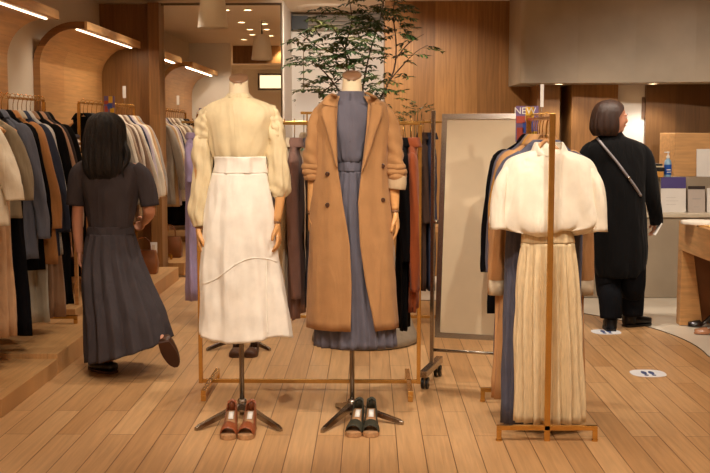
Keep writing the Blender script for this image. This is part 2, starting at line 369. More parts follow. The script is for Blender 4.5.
# ------------------------------------------------------------------ pendants
b_ = at(213, 28, 8.65)
def pendant(x, y, zbot, label):
    t = thing('pendant_lamp', label, 'lamp', (x, y, zbot))
    b = B(); lathe(b, [(.12, 0), (.118, .03), (.104, .16), (.09, .265), (.07, .285), (.02, .29), (.02, .283), (.066, .28), (.086, .26), (.1, .16), (.114, .03), (.12, 0)], seg=40); link('lamp_shade', b, M_SHADE, t)
    b = B(); tube(b, [(0, 0, .28), (0, 0, CEIL-zbot-.02)], .004, 8); link('cord', b, M_BLACK, t)
    b = B(); lathe(b, [(.0001, CEIL-zbot-.02), (.04, CEIL-zbot-.02), (.04, CEIL-zbot)], seg=20); link('ceiling_rose', b, M_SHADE, t)
    b = B(); ball(b, (0, 0, .18), .035); link('bulb', b, M_SHADE, t)
    b = B(); tube(b, [(0, 0, .29), (0, 0, .34)], .009, 8); link('lamp_holder', b, M_BLACK, t)
pendant(b_.x, 8.65, b_.z, 'white conical pendant lamp hanging above the left mannequin')
# ------------------------------------------------------------------ hangers and garments
def gtag(parent, label): parent['label'] = label
DROP = .045
def make_hanger(loc, rz, holds, group, wood=M_HANG, wd=1.0):
    t = thing('clothes_hanger', 'hanger holding '+holds, 'hanger', loc, rz, group)
    b = B(); pts = [(.0, 0, -.068-DROP), (0, 0, -.05), (.004, 0, -.026)]
    for i in range(9):
        a = math.radians(-55+215*i/8); pts.append((.017*math.cos(a), 0, .001+.017*math.sin(a)))
    tube(b, pts, .0022, 6); link('hook', b, M_BRASS, t)
    b = B(); q = spline([(x_*wd, y_, z_-DROP) for x_, y_, z_ in [(-.185, 0, -.15), (-.1, -.004, -.102), (-.03, 0, -.073), (0, 0, -.068), (.03, 0, -.073), (.1, -.004, -.102), (.185, 0, -.15)]], 17); q = [(x_*.84, y_, z_-.022*min(1, abs(x_)/.06)) for x_, y_, z_ in q]
    tube(b, q, [.009+.003*abs(i-8)/8 for i in range(17)], 8, flat=.75); link('shoulder_bar', b, wood, t)
    return t
def garment(name, loc, rz, label, cat, group, m, length=.9, sh=.2, hem=.2, waist=None, depth=.05, hemd=None, sleeve='long', slen=.56, collar=True, amp=.008,
            n=7, pleat=False, seed=1, cuff=None, hanger=True, holds=None, swing=.05, neck=.07, m2=None, hood=None):
    t = thing(name, label, cat, loc, rz, group)
    hemd = hemd or depth*1.3; waist = waist or (sh+hem)/2-.01
    L_ = -length
    amp *= 1.5; sm = 1 if sleeve != 'none' else .8
    keys = [(-.066, 0, 0, neck*.85, .034, 0), (-.085, 0, 0, neck*1.2, .04, 0), (-.107, 0, 0, sh*.58*sm, depth*.85, amp*.1), (-.14, 0, 0, sh*.78*sm, depth, amp*.2), (-.19, 0, 0, sh*.93*sm, depth, amp*.5), (-.26, 0, 0, sh*sm, depth, amp*.7),
            (-.44, 0, 0, waist, depth, amp)]
    keys += [(-.44+(L_+.44)*f, 0, 0, waist+(hem-waist)*f, depth+(hemd-depth)*f, amp*(1+.6*f)) for f in (.33, .66, 1)]
    b = B(); shell(b, keys, nu=56 if not pleat else 96, nv=24, folds=(n, 0), seed=seed, pleat=pleat); bo = link('body', b, m, t, solid=.003); bo.location.z = -DROP
    r0 = {'long': .05, 'short': .056, 'wide': .068}.get(sleeve, 0)
    if sleeve != 'none':
        for s in (-1, 1):
            rnd = random.Random(seed*7+s); sw = swing*rnd.uniform(.6, 1.2); p3 = rnd.uniform(0, 6)
            P = [(s*(sh-.075), 0, -.145), (s*(sh-.03), 0, -.19), (s*(sh+sw*.4), -.005, -.20-slen*.35), (s*(sh+sw), -.01, -.2-slen*.75), (s*(sh+sw*1.1), -.015, -.2-slen)]
            rr = [r0*.6, r0*.9, r0*.9, r0*.8, r0*.72]
            b = B(); stube(b, P, rr, 20, 20, flat=.72, cap=False, wob=lambda u, a: (.006*math.sin(3*a+8*u+p3)+.006*noise.noise(Vector((math.cos(a)*1.5+seed, math.sin(a)*1.5, u*7))))*min(1, 4*u))
            so = link('sleeve', b, m, t, solid=.003); so.location.z = -DROP
            if cuff:
                b = B(); q = [(P[-1][0]*1.0, P[-1][1], P[-1][2]+.07), (P[-1][0], P[-1][1], P[-1][2]+.035), (P[-1][0], P[-1][1], P[-1][2]-.004)]
                tube(b, q, [r0*.82, r0*.86, r0*.84], 18, cap=False, flat=.8); link('cuff', b, cuff, so, solid=.004)
    if collar:
        b = B(); shell(b, [(-.045, 0, 0, neck*.62, .034, 0), (-.04, 0, 0, neck*.75, .04, 0), (-.06, 0, 0, neck*1.0, .05, 0), (-.09, 0, -.004, neck*1.25, .058, .002)], 36, 8, gap=lambda u: (.12+.4*u, .12+.4*u))
        link('collar', b, m2 or m, t, solid=.003).location.z = -DROP
    if hanger: make_hanger(loc, rz, holds or ('the '+label), 'hangers of '+group)
    return t
BR = M_BRASS
def rail_rack(name, label, p0, p1, z, base='foot', over=.0, foot=.2, r=.011, zf=0., bottom=True, group=None, inset=0.):
    """straight garment rack: rail, two posts, feet"""
    p0 = Vector(p0); p1 = Vector(p1); d = (p1-p0); L_ = d.length; ang = math.atan2(d.y, d.x)
    t = thing(name, label, 'clothes rack', (p0.x, p0.y, zf), ang, group); h = z-zf
    b = B(); box(b, -over, L_+over, -.009, .009, h-.016, h); link('rail', b, BR, t, smooth=False, bevel=.002)
    for x in (0, L_):
        b = B(); box(b, x-.011, x+.011, -.011, .011, .034, h-.016); link('post', b, BR, t, smooth=False, bevel=.002)
        xf = x+(inset if x == 0 else -inset)
        f = B(); box(f, xf-.013, xf+.013, -foot, foot, .034, .058); box(f, xf-.013, xf+.013, -foot, -foot+.024, 0, .034); box(f, xf-.013, xf+.013, foot-.024, foot, 0, .034); link('foot', f, BR, t, smooth=False, bevel=.002)
    if bottom:
        b = B(); box(b, .0, L_, -.009, .009, .036, .058); link('bottom_bar', b, BR, t, smooth=False, bevel=.002)
    return t
# ---- rack 1 (left, near)
G1 = 'clothes on the nearest left rack'
XR1 = -2.2; Z1 = 1.655
rail_rack('clothes_rack', 'brass clothes rack on the platform at the left edge, its hooks showing against plaster', (XR1, 5.7), (XR1, 7.34), Z1, zf=.125, foot=.19, bottom=False)
def C(r, g, b_): return (r, g, b_)
rk1 = [ # y, name, colour, length, shoulder, hem, sleeve, slen, pleat, amp, label, category
 (5.87, 'jacket', (226, 214, 190), .68, .2, .21, 'wide', .34, False, .008, 'cream wide-sleeved short jacket at the left edge of the photo', 'jacket'),
 (6.08, 'dress', (196, 160, 124), 1.33, .19, .17, 'none', .3, False, .01, 'long pale beige dress hanging lowest at the left edge', 'dress'),
 (6.16, 'shirt', (142, 128, 104), .66, .21, .2, 'long', .36, False, .008, 'olive grey shirt beside the cream short jacket', 'shirt'),
 (6.27, 'dress', (30, 30, 38), 1.36, .18, .2, 'none', .3, False, .01, 'long midnight blue dress reaching almost to the platform', 'dress'),
 (6.38, 'coat', (98, 102, 116), .92, .22, .22, 'long', .6, False, .008, 'slate blue coat with full sleeves on the nearest left rack', 'coat'),
 (6.49, 'coat', (20, 18, 20), 1.0, .22, .22, 'long', .6, False, .008, 'slim black coat between the slate blue coat and the camel blouse', 'coat'),
 (6.6, 'blouse', (178, 124, 72), .98, .215, .24, 'wide', .56, False, .016, 'camel pleated blouse with wide sleeves on the nearest left rack', 'blouse'),
 (6.7, 'dress', (180, 170, 150), 1.36, .17, .17, 'none', .3, False, .012, 'long pale sage dress hanging behind the camel blouse', 'dress'),
 (6.79, 'sweater', (54, 60, 78), .95, .215, .21, 'long', .6, False, .009, 'navy blue sweater just behind the camel blouse', 'sweater'),
 (6.87, 'shirt', (196, 192, 186), .95, .21, .21, 'long', .58, False, .009, 'pale grey shirt squeezed between navy sweater and black dress', 'shirt'),
 (6.96, 'dress', (146, 112, 84), 1.37, .19, .18, 'none', .3, False, .012, 'long taupe dress reaching lower than its neighbours by the black one', 'dress'),
 (7.04, 'dress', (22, 20, 22), 1.30, .22, .22, 'long', .6, False, .01, 'long black dress with sleeves beyond the pale grey shirt', 'dress'),
 (7.13, 'shirt_dress', (190, 148, 118), 1.0, .215, .21, 'long', .6, False, .012, 'dusty pink shirt dress between two dark jackets', 'dress'),
 (7.21, 'jacket', (64, 56, 56), .82, .215, .21, 'long', .56, False, .008, 'charcoal jacket behind the dusty pink shirt dress', 'jacket'),
 (7.29, 'jacket', (34, 32, 32), .82, .22, .21, 'long', .54, False, .008, 'black jacket at the far end of the nearest left rack', 'jacket'),
]
for i, (y, nm, c, ln, sh, hem, sl, sln, pl_, am, lb, ct) in enumerate(rk1):
    garment(nm, (XR1, y, Z1), 0, lb, ct, G1, cloth('cloth '+lb[:24], c), length=ln, sh=sh-.025, hem=hem+.01, sleeve=sl, slen=sln, pleat=pl_, amp=am*1.3, seed=i+3, depth=.034, hemd=.05, holds='the '+lb, swing=.075)
# ---- rack 2 (left, far)
G2 = 'clothes on the far left rack'
XR2 = -2.2; Z2 = 1.665
rail_rack('clothes_rack', 'brass clothes rack under the farther curved panel behind the walking woman', (XR2, 8.22), (XR2, 10.15), Z2, zf=.125, foot=.17, bottom=False)
rk2 = [
 (8.75, 'shirt', (206, 200, 190), .72, 'pale folded-collar shirt right behind the woman\'s hair'),
 (8.9, 'shirt', (140, 132, 120), .8, 'grey shirt just right of the woman\'s hair'),
 (9.03, 'shirt', (222, 212, 194), .82, 'ivory shirt right of the woman\'s hair on the far left rack'),
 (9.15, 'cardigan', (172, 150, 128), .95, 'warm beige cardigan just before the taupe jacket, far left rack'),
 (9.26, 'jacket', (128, 104, 88), .95, 'taupe jacket in the middle of the far left rack'),
 (9.37, 'shirt', (226, 214, 196), .92, 'white shirt between taupe and brown pieces on the far left rack'),
 (9.48, 'cardigan', (138, 112, 92), .92, 'soft brown cardigan near the far end of the far left rack'),
 (9.59, 'shirt', (204, 190, 170), .93, 'ecru shirt near the pilaster on the far left rack'),
 (9.69, 'jacket', (58, 56, 70), .93, 'navy jacket near the pilaster on the far left rack'),
 (9.79, 'blouse', (182, 168, 176), .96, 'lilac grey blouse near the pilaster on the far left rack'),
 (9.89, 'shirt', (220, 208, 186), .93, 'cream shirt third from the mirror on the far left rack'),
 (9.99, 'blouse', (184, 146, 104), .96, 'tan blouse second from the mirror on the far left rack'),
 (10.09, 'jacket', (160, 150, 140), .93, 'stone grey jacket last before the mirror on the far left rack'),
]
for i, (y, nm, c, ln, lb) in enumerate(rk2):
    garment(nm, (XR2, y, Z2), 0, lb, nm, G2, cloth('cloth2 %02d' % i, c), length=ln, sh=.18, hem=.2, sleeve='long', slen=.58, amp=.012, seed=i+40, depth=.036, hemd=.05, holds='the '+lb, swing=.09)
# black trousers folded lower on the far rack
for i, y in enumerate((8.35, 8.47, 8.6)):
    lb = ['long black dress at the near end of the far left rack', 'long blue grey dress near the black dress and the shoes', 'black skirt dress left of the woman\'s hair on the far left rack'][i]
    garment('dress', (XR2, y, Z2), 0, lb, 'dress', G2, cloth('cloth dress %d' % i, [(22, 20, 22), (66, 68, 78), (28, 26, 28)][i]), length=[1.3, 1.22, 1.25][i], sh=.17, hem=.2, sleeve='none', seed=70+i, depth=.04, holds='the '+lb)
# ------------------------------------------------------------------ right foreground rack
G3 = 'clothes on the right foreground rack'
RX, RZ = .83, 1.515
t = thing('clothes_rack', 'narrow brass floor rack in the right foreground holding the cream dress', 'clothes rack', (RX, 4.98, 0))
b = B(); box(b, -.009, .009, 0, .76, RZ-.018, RZ-.002); link('rail', b, BR, t, smooth=False, bevel=.002)
for y in (0, .74):
    b = B(); box(b, -.0135, .0135, y-.011, y+.011, 0, RZ+.012); link('post', b, BR, t, smooth=False, bevel=.002)
    b = B(); box(b, -.235, .235, y-.011, y+.011, .052, .075); link('crossbar', b, BR, t, smooth=False, bevel=.002)
    for s in (-1, 1):
        b = B(); box(b, s*.224-.011, s*.224+.011, y-.011, y+.011, .008, .052); lathe(b, [(.015, .008), (.015, 0), (.0001, 0)], (s*.224, y, 0), 12); link('foot', b, BR, t, smooth=False)
b = B(); box(b, -.009, .009, .011, .73, .053, .07); link('bottom_bar', b, BR, t, smooth=False, bevel=.002)
# cream cape dress
M_CREAM = cloth('cream crepe', (240, 231, 212), bump=.05, drape=.6)
M_OATS = mat('oat linen', (226, 204, 164), .85, var=.12, scale=30, bump=.15, bscale=120, stretch=(4, 4, .6), spec=.2)
y0 = 5.13
t = thing('dress', 'cream cape-sleeved dress with long pleated oat skirt at the front of the right rack', 'dress', (RX, y0, RZ), 0, G3)
b = B()
def zz(py, D=y0): return at(550, py, D).z-RZ
PXC = y0/1085
CC_ = .012
def ck_(py, a, b_3, am): return (zz(py), CC_, 0, a*PXC, b_3, am)
keys = [ck_(149, 14, .048, 0), ck_(151, 19, .055, .0005), ck_(154, 28, .06, .001), ck_(159, 39, .064, .002), ck_(168, 45, .068, .004), ck_(180, 48, .07, .006), ck_(195, 51, .074, .010), ck_(210, 54.5, .08, .012),
        ck_(221, 57, .084, .015), ck_(228, 53, .08, .018), ck_(231, 42, .07, .016), ck_(233, 27, .056, .008)]
shell(b, keys, 120, 34, folds=(11, 0), seed=5, hemwave=.014); link('cape_top', b, M_CREAM, t, solid=.003)
b = B(); shell(b, [(zz(142.5), CC_, .012, .062, .045, 0), (zz(145), CC_, .008, .068, .05, .001), (zz(151), CC_, 0, .08, .058, .002), (zz(156), CC_, 0, .090, .060, .001)], 48, 10, seed=2, gap=lambda u: (1.15*(1-u)**.7+.001, 1.15*(1-u)**.7+.001))
link('collar', b, M_CREAM, t, solid=.004)
b = B(); shell(b, [(zz(228), .012, 0, .118, .05, 0), (zz(236), .012, 0, .122, .052, .001), (zz(243), .014, 0, .126, .054, .002)], 60, 6, seed=3); link('waist_yoke', b, M_OATS, t, solid=.002)
b = B(); shell(b, [(zz(243), .014, 0, .126, .055, .003), (zz(280), .018, 0, .138, .06, .014), (zz(340), .026, 0, .148, .066, .018), (zz(421), .036, 0, .158, .074, .021)], 216, 22, folds=(17, 0), pleat=True, seed=11); link('skirt', b, M_OATS, t, solid=.002)
for s in (-1, 1):
    P = [(CC_+s*41*PXC, 0, zz(168)), (CC_+s*47*PXC, -.005, zz(185)), (CC_+s*50*PXC, -.01, zz(208)), (CC_+s*50*PXC, -.015, zz(229 if s < 0 else 231))]
    b = B(); stube(b, P, [.02, .035, .04, .042], 14, 18, cap=False, flat=1.2, wob=lambda u, a: .004*math.sin(4*a+5*u)*u); link('sleeve', b, M_CREAM, t, solid=.003)
make_hanger((RX, y0, RZ), 0, 'the cream cape-sleeved dress at the front of the right rack', 'hangers of '+G3, wd=.75)
rk3 = [
 (5.25, 'dress', (92, 92, 108), 1.46, .2, .19, 'short', .2, True, .008, 'slate grey pleated long dress directly behind the cream dress', None),
 (5.36, 'coat', (196, 148, 100), 1.36, .215, .235, 'long', .63, False, .008, 'camel coat with turned-back pale cuffs on the right rack', (206, 188, 160)),
 (5.45, 'blouse', (206, 152, 70), .9, .205, .21, 'long', .5, False, .009, 'mustard yellow blouse on the right rack', None),
 (5.52, 'shirt', (142, 122, 116), .85, .2, .21, 'long', .5, False, .009, 'mauve grey shirt between mustard and navy pieces on the right rack', None),
 (5.59, 'dress', (104, 104, 122), 1.25, .2, .2, 'long', .55, False, .01, 'blue grey long dress near the back of the right rack', None),
 (5.66, 'coat', (28, 28, 36), .98, .215, .22, 'long', .56, False, .008, 'black coat at the very back of the right rack', None),
]
for i, (y, nm, c, ln, sh, hem, sl, sln, pl_, am, lb, cf) in enumerate(rk3):
    garment(nm, (RX+.015, y, RZ), 0, lb, nm, G3, cloth('cloth3 %02d' % i, c), length=ln, sh=sh-.015, hem=hem-.005, sleeve=sl, slen=sln, pleat=pl_, n=15 if pl_ else 7, amp=am, seed=i+90, depth=.032, hemd=.045, holds='the '+lb, swing=.02,
            cuff=cloth('cuff lining', cf) if cf else None, collar=nm != 'dress')
# ------------------------------------------------------------------ middle racks behind the mannequins
DRK = 5.98
G4 = 'clothes on the middle brass rack'
xa = at(201, 380, DRK).x; xb = at(418.5, 380, DRK).x; ZM = at(420, 122, DRK).z
rail_rack('clothes_rack', 'wide brass floor rack standing right behind the two mannequins', (xa, DRK), (xb, DRK), ZM, foot=.28, inset=.055)
def side_garm(px, D, z, nm, c, ln, lb, grp, sl='long', depth=.05, pleat=False, slen=.5, amp=.008, sh=.19):
    garment(nm, (at(px, 200, D).x, D, z), PI/2, lb, nm, grp, cloth('clothm '+lb[:22], c), length=ln, sh=sh, hem=sh+.01, sleeve=sl, slen=slen, seed=int(px), depth=depth, hemd=depth, holds='the '+lb, pleat=pleat, amp=amp, swing=.02)
side_garm(285, DRK, ZM, 'blouse', (226, 210, 180), 1.0, 'ivory blouse peeking out beside the white skirt on the middle rack', G4, sl='none', depth=.03)
side_garm(295, DRK, ZM, 'blouse', (142, 108, 96), 1.02, 'mauve brown crinkled long blouse between the two mannequins', G4, depth=.028, amp=.012, slen=.7)
side_garm(313, DRK, ZM, 'dress', (92, 86, 96), .98, 'grey blue crinkled dress beside the camel coat\'s left sleeve', G4, depth=.03, amp=.012)
side_garm(403, DRK, ZM, 'dress', (22, 18, 20), 1.08, 'long black dress showing beside the camel coat\'s right sleeve', G4, depth=.03)
side_garm(411, DRK, ZM, 'blouse', (146, 72, 36), .98, 'rust brown long blouse hanging right of the camel coat', G4, depth=.03, slen=.66)
G5 = 'clothes on the rear brass rack'
xa2 = at(203, 300, 8.1).x; xb2 = at(452, 300, 8.1).x; ZD = at(420, 121, 8.1).z
rail_rack('clothes_rack', 'rear brass rack farther behind the plant pot and wide rack', (xa2, 8.1), (xb2, 8.1), ZD, foot=.16, over=.14)
side_garm(194, 8.1, ZD, 'dress', (166, 150, 186), 1.28, 'lilac dress seen left of the white skirt', G5, sl='short', slen=.2, depth=.05)
side_garm(307, 8.1, ZD, 'dress', (196, 176, 150), 1.1, 'pale beige dress on the rear rack between the mannequins', G5, sl='none')
side_garm(423, 8.1, ZD, 'dress', (70, 52, 44), 1.2, 'dark brown dress on the rear rack by the standing panel', G5, depth=.03)
side_garm(430, 8.1, ZD, 'dress', (52, 58, 78), 1.2, 'navy dress on the rear rack touching the standing panel\'s edge', G5, depth=.035)
# white card on brass clip over the middle rack
p = at(307, 103, DRK)
t = thing('display_card', 'blank white card on a brass clip above the middle rack', 'sign', (p.x, DRK, ZM))
b = B(); h0 = at(307, 112, DRK).z-ZM; h1 = at(307, 93, DRK).z-ZM; box(b, -.062, .062, -.002, .002, h0, h1); link('card', b, M_PAPER, t, smooth=False)
b = B(); box(b, -.035, .035, -.006, .006, h0-.012, h0+.002); box(b, -.004, .004, -.004, .004, 0, h0-.012); link('clip_stand', b, BR, t, smooth=False)
# ------------------------------------------------------------------ standing panel on castors
pl_ = fl(424, 388); ang = math.radians(-16)
t = thing('standing_panel', 'tall chrome framed beige panel on castors between the racks', 'display panel', (at(432.5, 380, 6.16).x, 6.16, 0), ang)
W_, H_ = .475, 1.27
tl = Matrix.Translation((.03, 0, .91)) @ Matrix.Rotation(math.radians(-7), 4, 'X')
def tb(b, *a): return box(b, *a, mtx=tl)
b = B()
for a_ in ((0, .03, -.012, .014, -.635, .635), (W_-.03, W_, -.012, .014, -.635, .635), (.03, W_-.03, -.012, .014, .605, .635), (.03, W_-.03, -.012, .014, -.635, -.605)): tb(b, *a_)
link('frame', b, M_CHROME, t, smooth=False)
b = B(); tb(b, .03, W_-.03, -.004, .004, -.605, .605); link('panel_face', b, mat('beige panel', (226, 206, 172), .5, var=.02), t, smooth=False)
b = B(); tb(b, .01, W_-.01, .015, .02, -.62, .62); link('backing', b, M_BLACK, t, smooth=False)
for x in (-.005, W_+.045):
    b = B(); box(b, x-.011, x+.011, -.011, .011, .1, 1.0 if x > 0 else 1.56); link('post', b, M_CHROME, t, smooth=False, bevel=.003)
    b = B(); box(b, x-.02, x+.02, -.21, .21, .072, .112); fo = link('base_bar', b, M_CHROME, t, smooth=False, bevel=.003)
    for y in (-.165, .165):
        b = B(); box(b, x-.004, x+.004, y-.012, y+.012, .04, .072); link('castor_fork', b, M_CHROME, fo, smooth=False)
        b = B(); w2 = Matrix.Translation((x, y, .034)) @ Matrix.Rotation(PI/2, 4, 'Y')
        for sx in (-.013, .013):
            bmesh.ops.create_cone(b, cap_ends=True, segments=20, radius1=.034, radius2=.034, depth=.014, matrix=Matrix.Translation((sx, 0, 0)) @ w2)
        link('castor_wheel', b, M_BLACK, fo, bevel=.003, smooth=False)
        b = B(); bmesh.ops.create_cone(b, cap_ends=True, segments=14, radius1=.014, radius2=.014, depth=.046, matrix=w2); link('castor_hub', b, M_CHROME, fo, smooth=False)
for x in (.012, W_+.032):
    b = B(); tube(b, [(x-.016, 0, .93), (x+.016, 0, .93)], .012, 12); link('pivot_knob', b, M_CHROME, t)
b = B(); tube(b, [(-.005, 0, .19), (W_+.045, 0, .19)], .009, 10); link('lower_crossbar', b, M_CHROME, t)
# ------------------------------------------------------------------ mannequins
def hand(bm, W, d, side, palm, curl=.35, s=1.0):
    """hand at wrist W pointing along d; palm = direction the palm faces; side = direction of the thumb"""
    W = Vector(W); d = Vector(d).normalized(); palm = (Vector(palm)-d*Vector(palm).dot(d)).normalized(); lat = d.cross(palm).normalized()
    if lat.dot(Vector(side)) < 0: lat = -lat
    # palm as flattened tube
    k = [(0, .021, .017), (.025, .028, .015), (.055, .036, .014), (.08, .036, .012), (.092, .030, .008)]
    rings = []
    for u, a, b_2 in k:
        c = W+d*u*s
        rings.append([c+lat*a*s*math.cos(q*2*PI/14)+palm*b_2*s*math.sin(q*2*PI/14) for q in range(14)])
    stitch(bm, rings, True, True, True)
    for i, (off, ln) in enumerate(((.027, .068), (.009, .078), (-.009, .072), (-.026, .056))):
        p = W+(d*.08+lat*off)*s; dirn = (d+lat*off*1.6).normalized(); pts = [p-dirn*.012*s, p]; a = 0
        for j, f in enumerate((.45, .32, .23)):
            a += curl*(1+.15*i)
            pts.append(pts[-1]+(dirn*math.cos(a)+palm*math.sin(a))*ln*f*s)
        rr = [.0088, .0088, .0082, .0075, .006]; stube(bm, pts, [r*s for r in rr], 12, 10)
    p = W+(d*.025+lat*.018)*s
    stube(bm, [p, p+(d*.02+lat*.022+palm*.008)*s, p+(d*.045+lat*.034+palm*.018)*s, p+(d*.07+lat*.034+palm*.026)*s], [.014*s, .012*s, .0095*s, .0075*s], 10, 10)
def voxel(bm, name, size, m, parent=None, smooth=2):
    """fuse overlapping solids into one continuous surface"""
    me = bpy.data.meshes.new('tmp'); bmesh.ops.recalc_face_normals(bm, faces=bm.faces); bm.to_mesh(me); bm.free()
    o = bpy.data.objects.new('tmp', me); COL.objects.link(o)
    md = o.modifiers.new('r', 'REMESH'); md.mode = 'VOXEL'; md.voxel_size = size; md.use_smooth_shade = True
    if smooth:
        ms = o.modifiers.new('s', 'SMOOTH'); ms.iterations = smooth; ms.factor = .5
    dg = bpy.context.evaluated_depsgraph_get()
    nm = bpy.data.meshes.new_from_object(o.evaluated_get(dg)); nm.name = name
    bpy.data.objects.remove(o); bpy.data.meshes.remove(me)
    nm.materials.clear(); nm.materials.append(m); nm.polygons.foreach_set('use_smooth', [True]*len(nm.polygons))
    r = bpy.data.objects.new(name, nm); COL.objects.link(r)
    if parent is not None: r.parent = parent
    return r
def tripod(t, r, angs, m=M_CHROME, poletop=.9, h=.06, polerad=.0125):
    b = B(); tube(b, [(0, 0, .02), (0, 0, poletop)], polerad, 16); link('pole', b, M_STEEL, t)
    b = B(); lathe(b, [(.0001, .1), (.02, .1), (.024, .09), (.026, .045), (.02, .035), (.0001, .035)], seg=20); link('hub', b, m, t)
    for a, ln in angs:
        a = math.radians(a); d = Vector((math.cos(a), math.sin(a), 0)); n = Vector((-d.y, d.x, 0))
        b = B(); rings = []
        for u, hw, z0, z1 in ((.01, .019, .05, .085), (ln*.5, .015, .028, .055), (ln*.93, .012, .004, .026), (ln, .010, .0, .016)):
            c = d*u; rings.append([c-n*hw+Vector((0, 0, z0)), c+n*hw+Vector((0, 0, z0)), c+n*hw*.8+Vector((0, 0, z1)), c-n*hw*.8+Vector((0, 0, z1))])
        stitch(b, rings, True, True, True); link('base_leg', b, m, t, smooth=False, bevel=.002)
DM = 5.36; SC = DM/1085
def mx_(px): return at(px, 200, DM).x
def mz(py): return at(240, py, DM).z
def mannequin(px, label, armL, armR, angs, neck_top, neck_bot, ztor):
    x0 = mx_(px)
    t = thing('mannequin', label, 'mannequin', (x0, DM, 0))
    tripod(t, .25, angs, poletop=ztor-.5)
    b = B(); shell(b, [(ztor+.015, 0, 0, .04, .036, 0), (ztor-.02, 0, 0, .07, .045, 0), (ztor-.06, 0, 0, .12, .055, 0), (ztor-.16, 0, 0, .11, .066, 0), (ztor-.27, 0, 0, .07, .05, 0), (ztor-.36, 0, 0, .066, .05, 0), (ztor-.5, 0, 0, .09, .06, 0), (ztor-.6, 0, 0, .08, .05, 0)], 40, 26)
    bmesh.ops.holes_fill(b, edges=b.edges, sides=50); link('torso', b, M_MANN, t)
    b = B(); lathe(b, [(.0001, neck_bot-.03), (.056, neck_bot-.03), (.05, neck_bot+.01), (.046, neck_bot+.045), (.046, neck_top-.03), (.046, neck_top-.012), (.0001, neck_top-.012)], seg=32)
    for v in b.verts:
        if v.co.z > neck_top-.02: v.co.z += v.co.y*.45
    link('neck', b, M_MANN, t)
    b = B(); lathe(b, [(.046, neck_top-.012), (.048, neck_top-.006), (.045, neck_top), (.0001, neck_top+.001)], seg=32)
    for v in b.verts: v.co.z += v.co.y*.45
    link('neck_cap', b, M_CAP, t)
    for s, arm in ((-1, armL), (1, armR)):
        P = [Vector(p)-Vector((x0, DM, 0)) for p in arm]
        b = B(); stube(b, P[:4], [.02, .024, .026, .019], 16, 16); ao = link('arm', b, M_MWOOD, t)
        b = B(); d = (P[4]-P[3]).normalized(); hand(b, P[3]+d*.012, d, (0, -1, 0), (-s, .15, 0), .28, .95); voxel(b, 'hand', .0035, M_MWOOD, ao, 1)
        b = B(); tube(b, [P[3]-d*.002, P[3]+d*.010], .019, 16); link('wrist_joint', b, M_CAP, ao)
    return t
def A(px, py, D=DM): return at(px, py, D)
m1 = mannequin(240, 'headless mannequin on the left wearing the cream blouse and white skirt',
    [A(210, 112), A(202, 140), A(199, 185), A(198.5, 226), A(199.5, 243)], [A(271, 112), A(277, 140), A(281, 185), A(277, 222, DM-.03), A(279, 240, DM-.06)],
    [(-130, .31), (-48, .325), (90, .24)], mz(77), mz(95), mz(100))
m2 = mannequin(352, 'headless mannequin on the right wearing the camel coat over a slate dress',
    [A(321, 110), A(315, 140), A(313, 185), A(311.5, 212), A(310, 240)], [A(385, 110), A(391, 140), A(394, 185), A(395, 210), A(398.5, 238)],
    [(-118, .30), (-24, .28), (110, .25)], mz(74), mz(92), mz(97))
# ---- cream blouse
M_BLS = cloth('cream satin blouse', (222, 204, 164), rough=.5, bump=.03, drape=.45)
x1 = mx_(240)
t = thing('blouse', 'cream high-neck blouse with puffed cold-shoulder sleeves on the left mannequin', 'blouse', (x1, DM, mz(157)), 0)
Z0 = mz(157)
def k_(py, cx, a, b_3, amp=0., cy=0): return (mz(py)-Z0, cx*SC, cy, a*SC, b_3*SC, amp)
b = B(); shell(b, [k_(94.5, 0, 11, 10.5), k_(97, 0, 13, 12), k_(99.5, 0, 18, 13.5), k_(103, 0, 27, 15), k_(108, 1, 34, 16.5), (mz(116)-Z0, .005, 0, .182, .092, .001), k_(128, 0, 33, 19, .002), k_(142, 0, 30.5, 18.5, .004), k_(152, 0, 28.5, 17, .006), k_(158, 0, 26.5, 15, .004)], 80, 30, folds=(8, 0), seed=21); link('body', b, M_BLS, t, solid=.003)
b = B(); shell(b, [k_(93, 0, 10.2, 10), k_(95, 0, 11.2, 10.8), k_(97.5, 0, 13.5, 12.3)], 40, 6); link('collar', b, M_BLS, t, solid=.004)
def puff(P, R_, label=None, seed=0, flat=.9):
    rnd = random.Random(seed); a1, a2 = rnd.uniform(0, 6), rnd.uniform(0, 6)
    b = B(); stube(b, [Vector(p)-Vector((x1, DM, Z0)) for p in P], [r*SC for r in R_], 34, 30, cap=False, flat=flat,
          wob=lambda u, a: (.006*math.sin(5*a+a1+6*u)+.004*math.sin(9*a+a2-9*u)+.003*math.sin(30*u+2*a))*min(1, 5*u)*min(1, 6*(1-u)+.2))
    o = link('sleeve', b, M_BLS, t, solid=.003); return o
puff([A(212, 109), A(208, 115), A(204.5, 126), A(203.5, 138)], [5, 8, 9, 8.5], seed=1)
sl = puff([A(206, 133), A(203, 139), A(202, 152), A(203, 170), A(200, 192), A(198, 212), A(199.5, 226)], [6, 8.5, 9.5, 9, 8.5, 8.5, 6], seed=2)
puff([A(267, 107), A(271, 114), A(274, 126), A(275, 138)], [5, 8, 8.5, 8], seed=3)
puff([A(271, 116), A(275, 128), A(277, 145), A(278, 165), A(280, 182), A(279, 192), A(277, 198)], [6, 8.5, 9, 9.5, 10.5, 9, 5], seed=4)
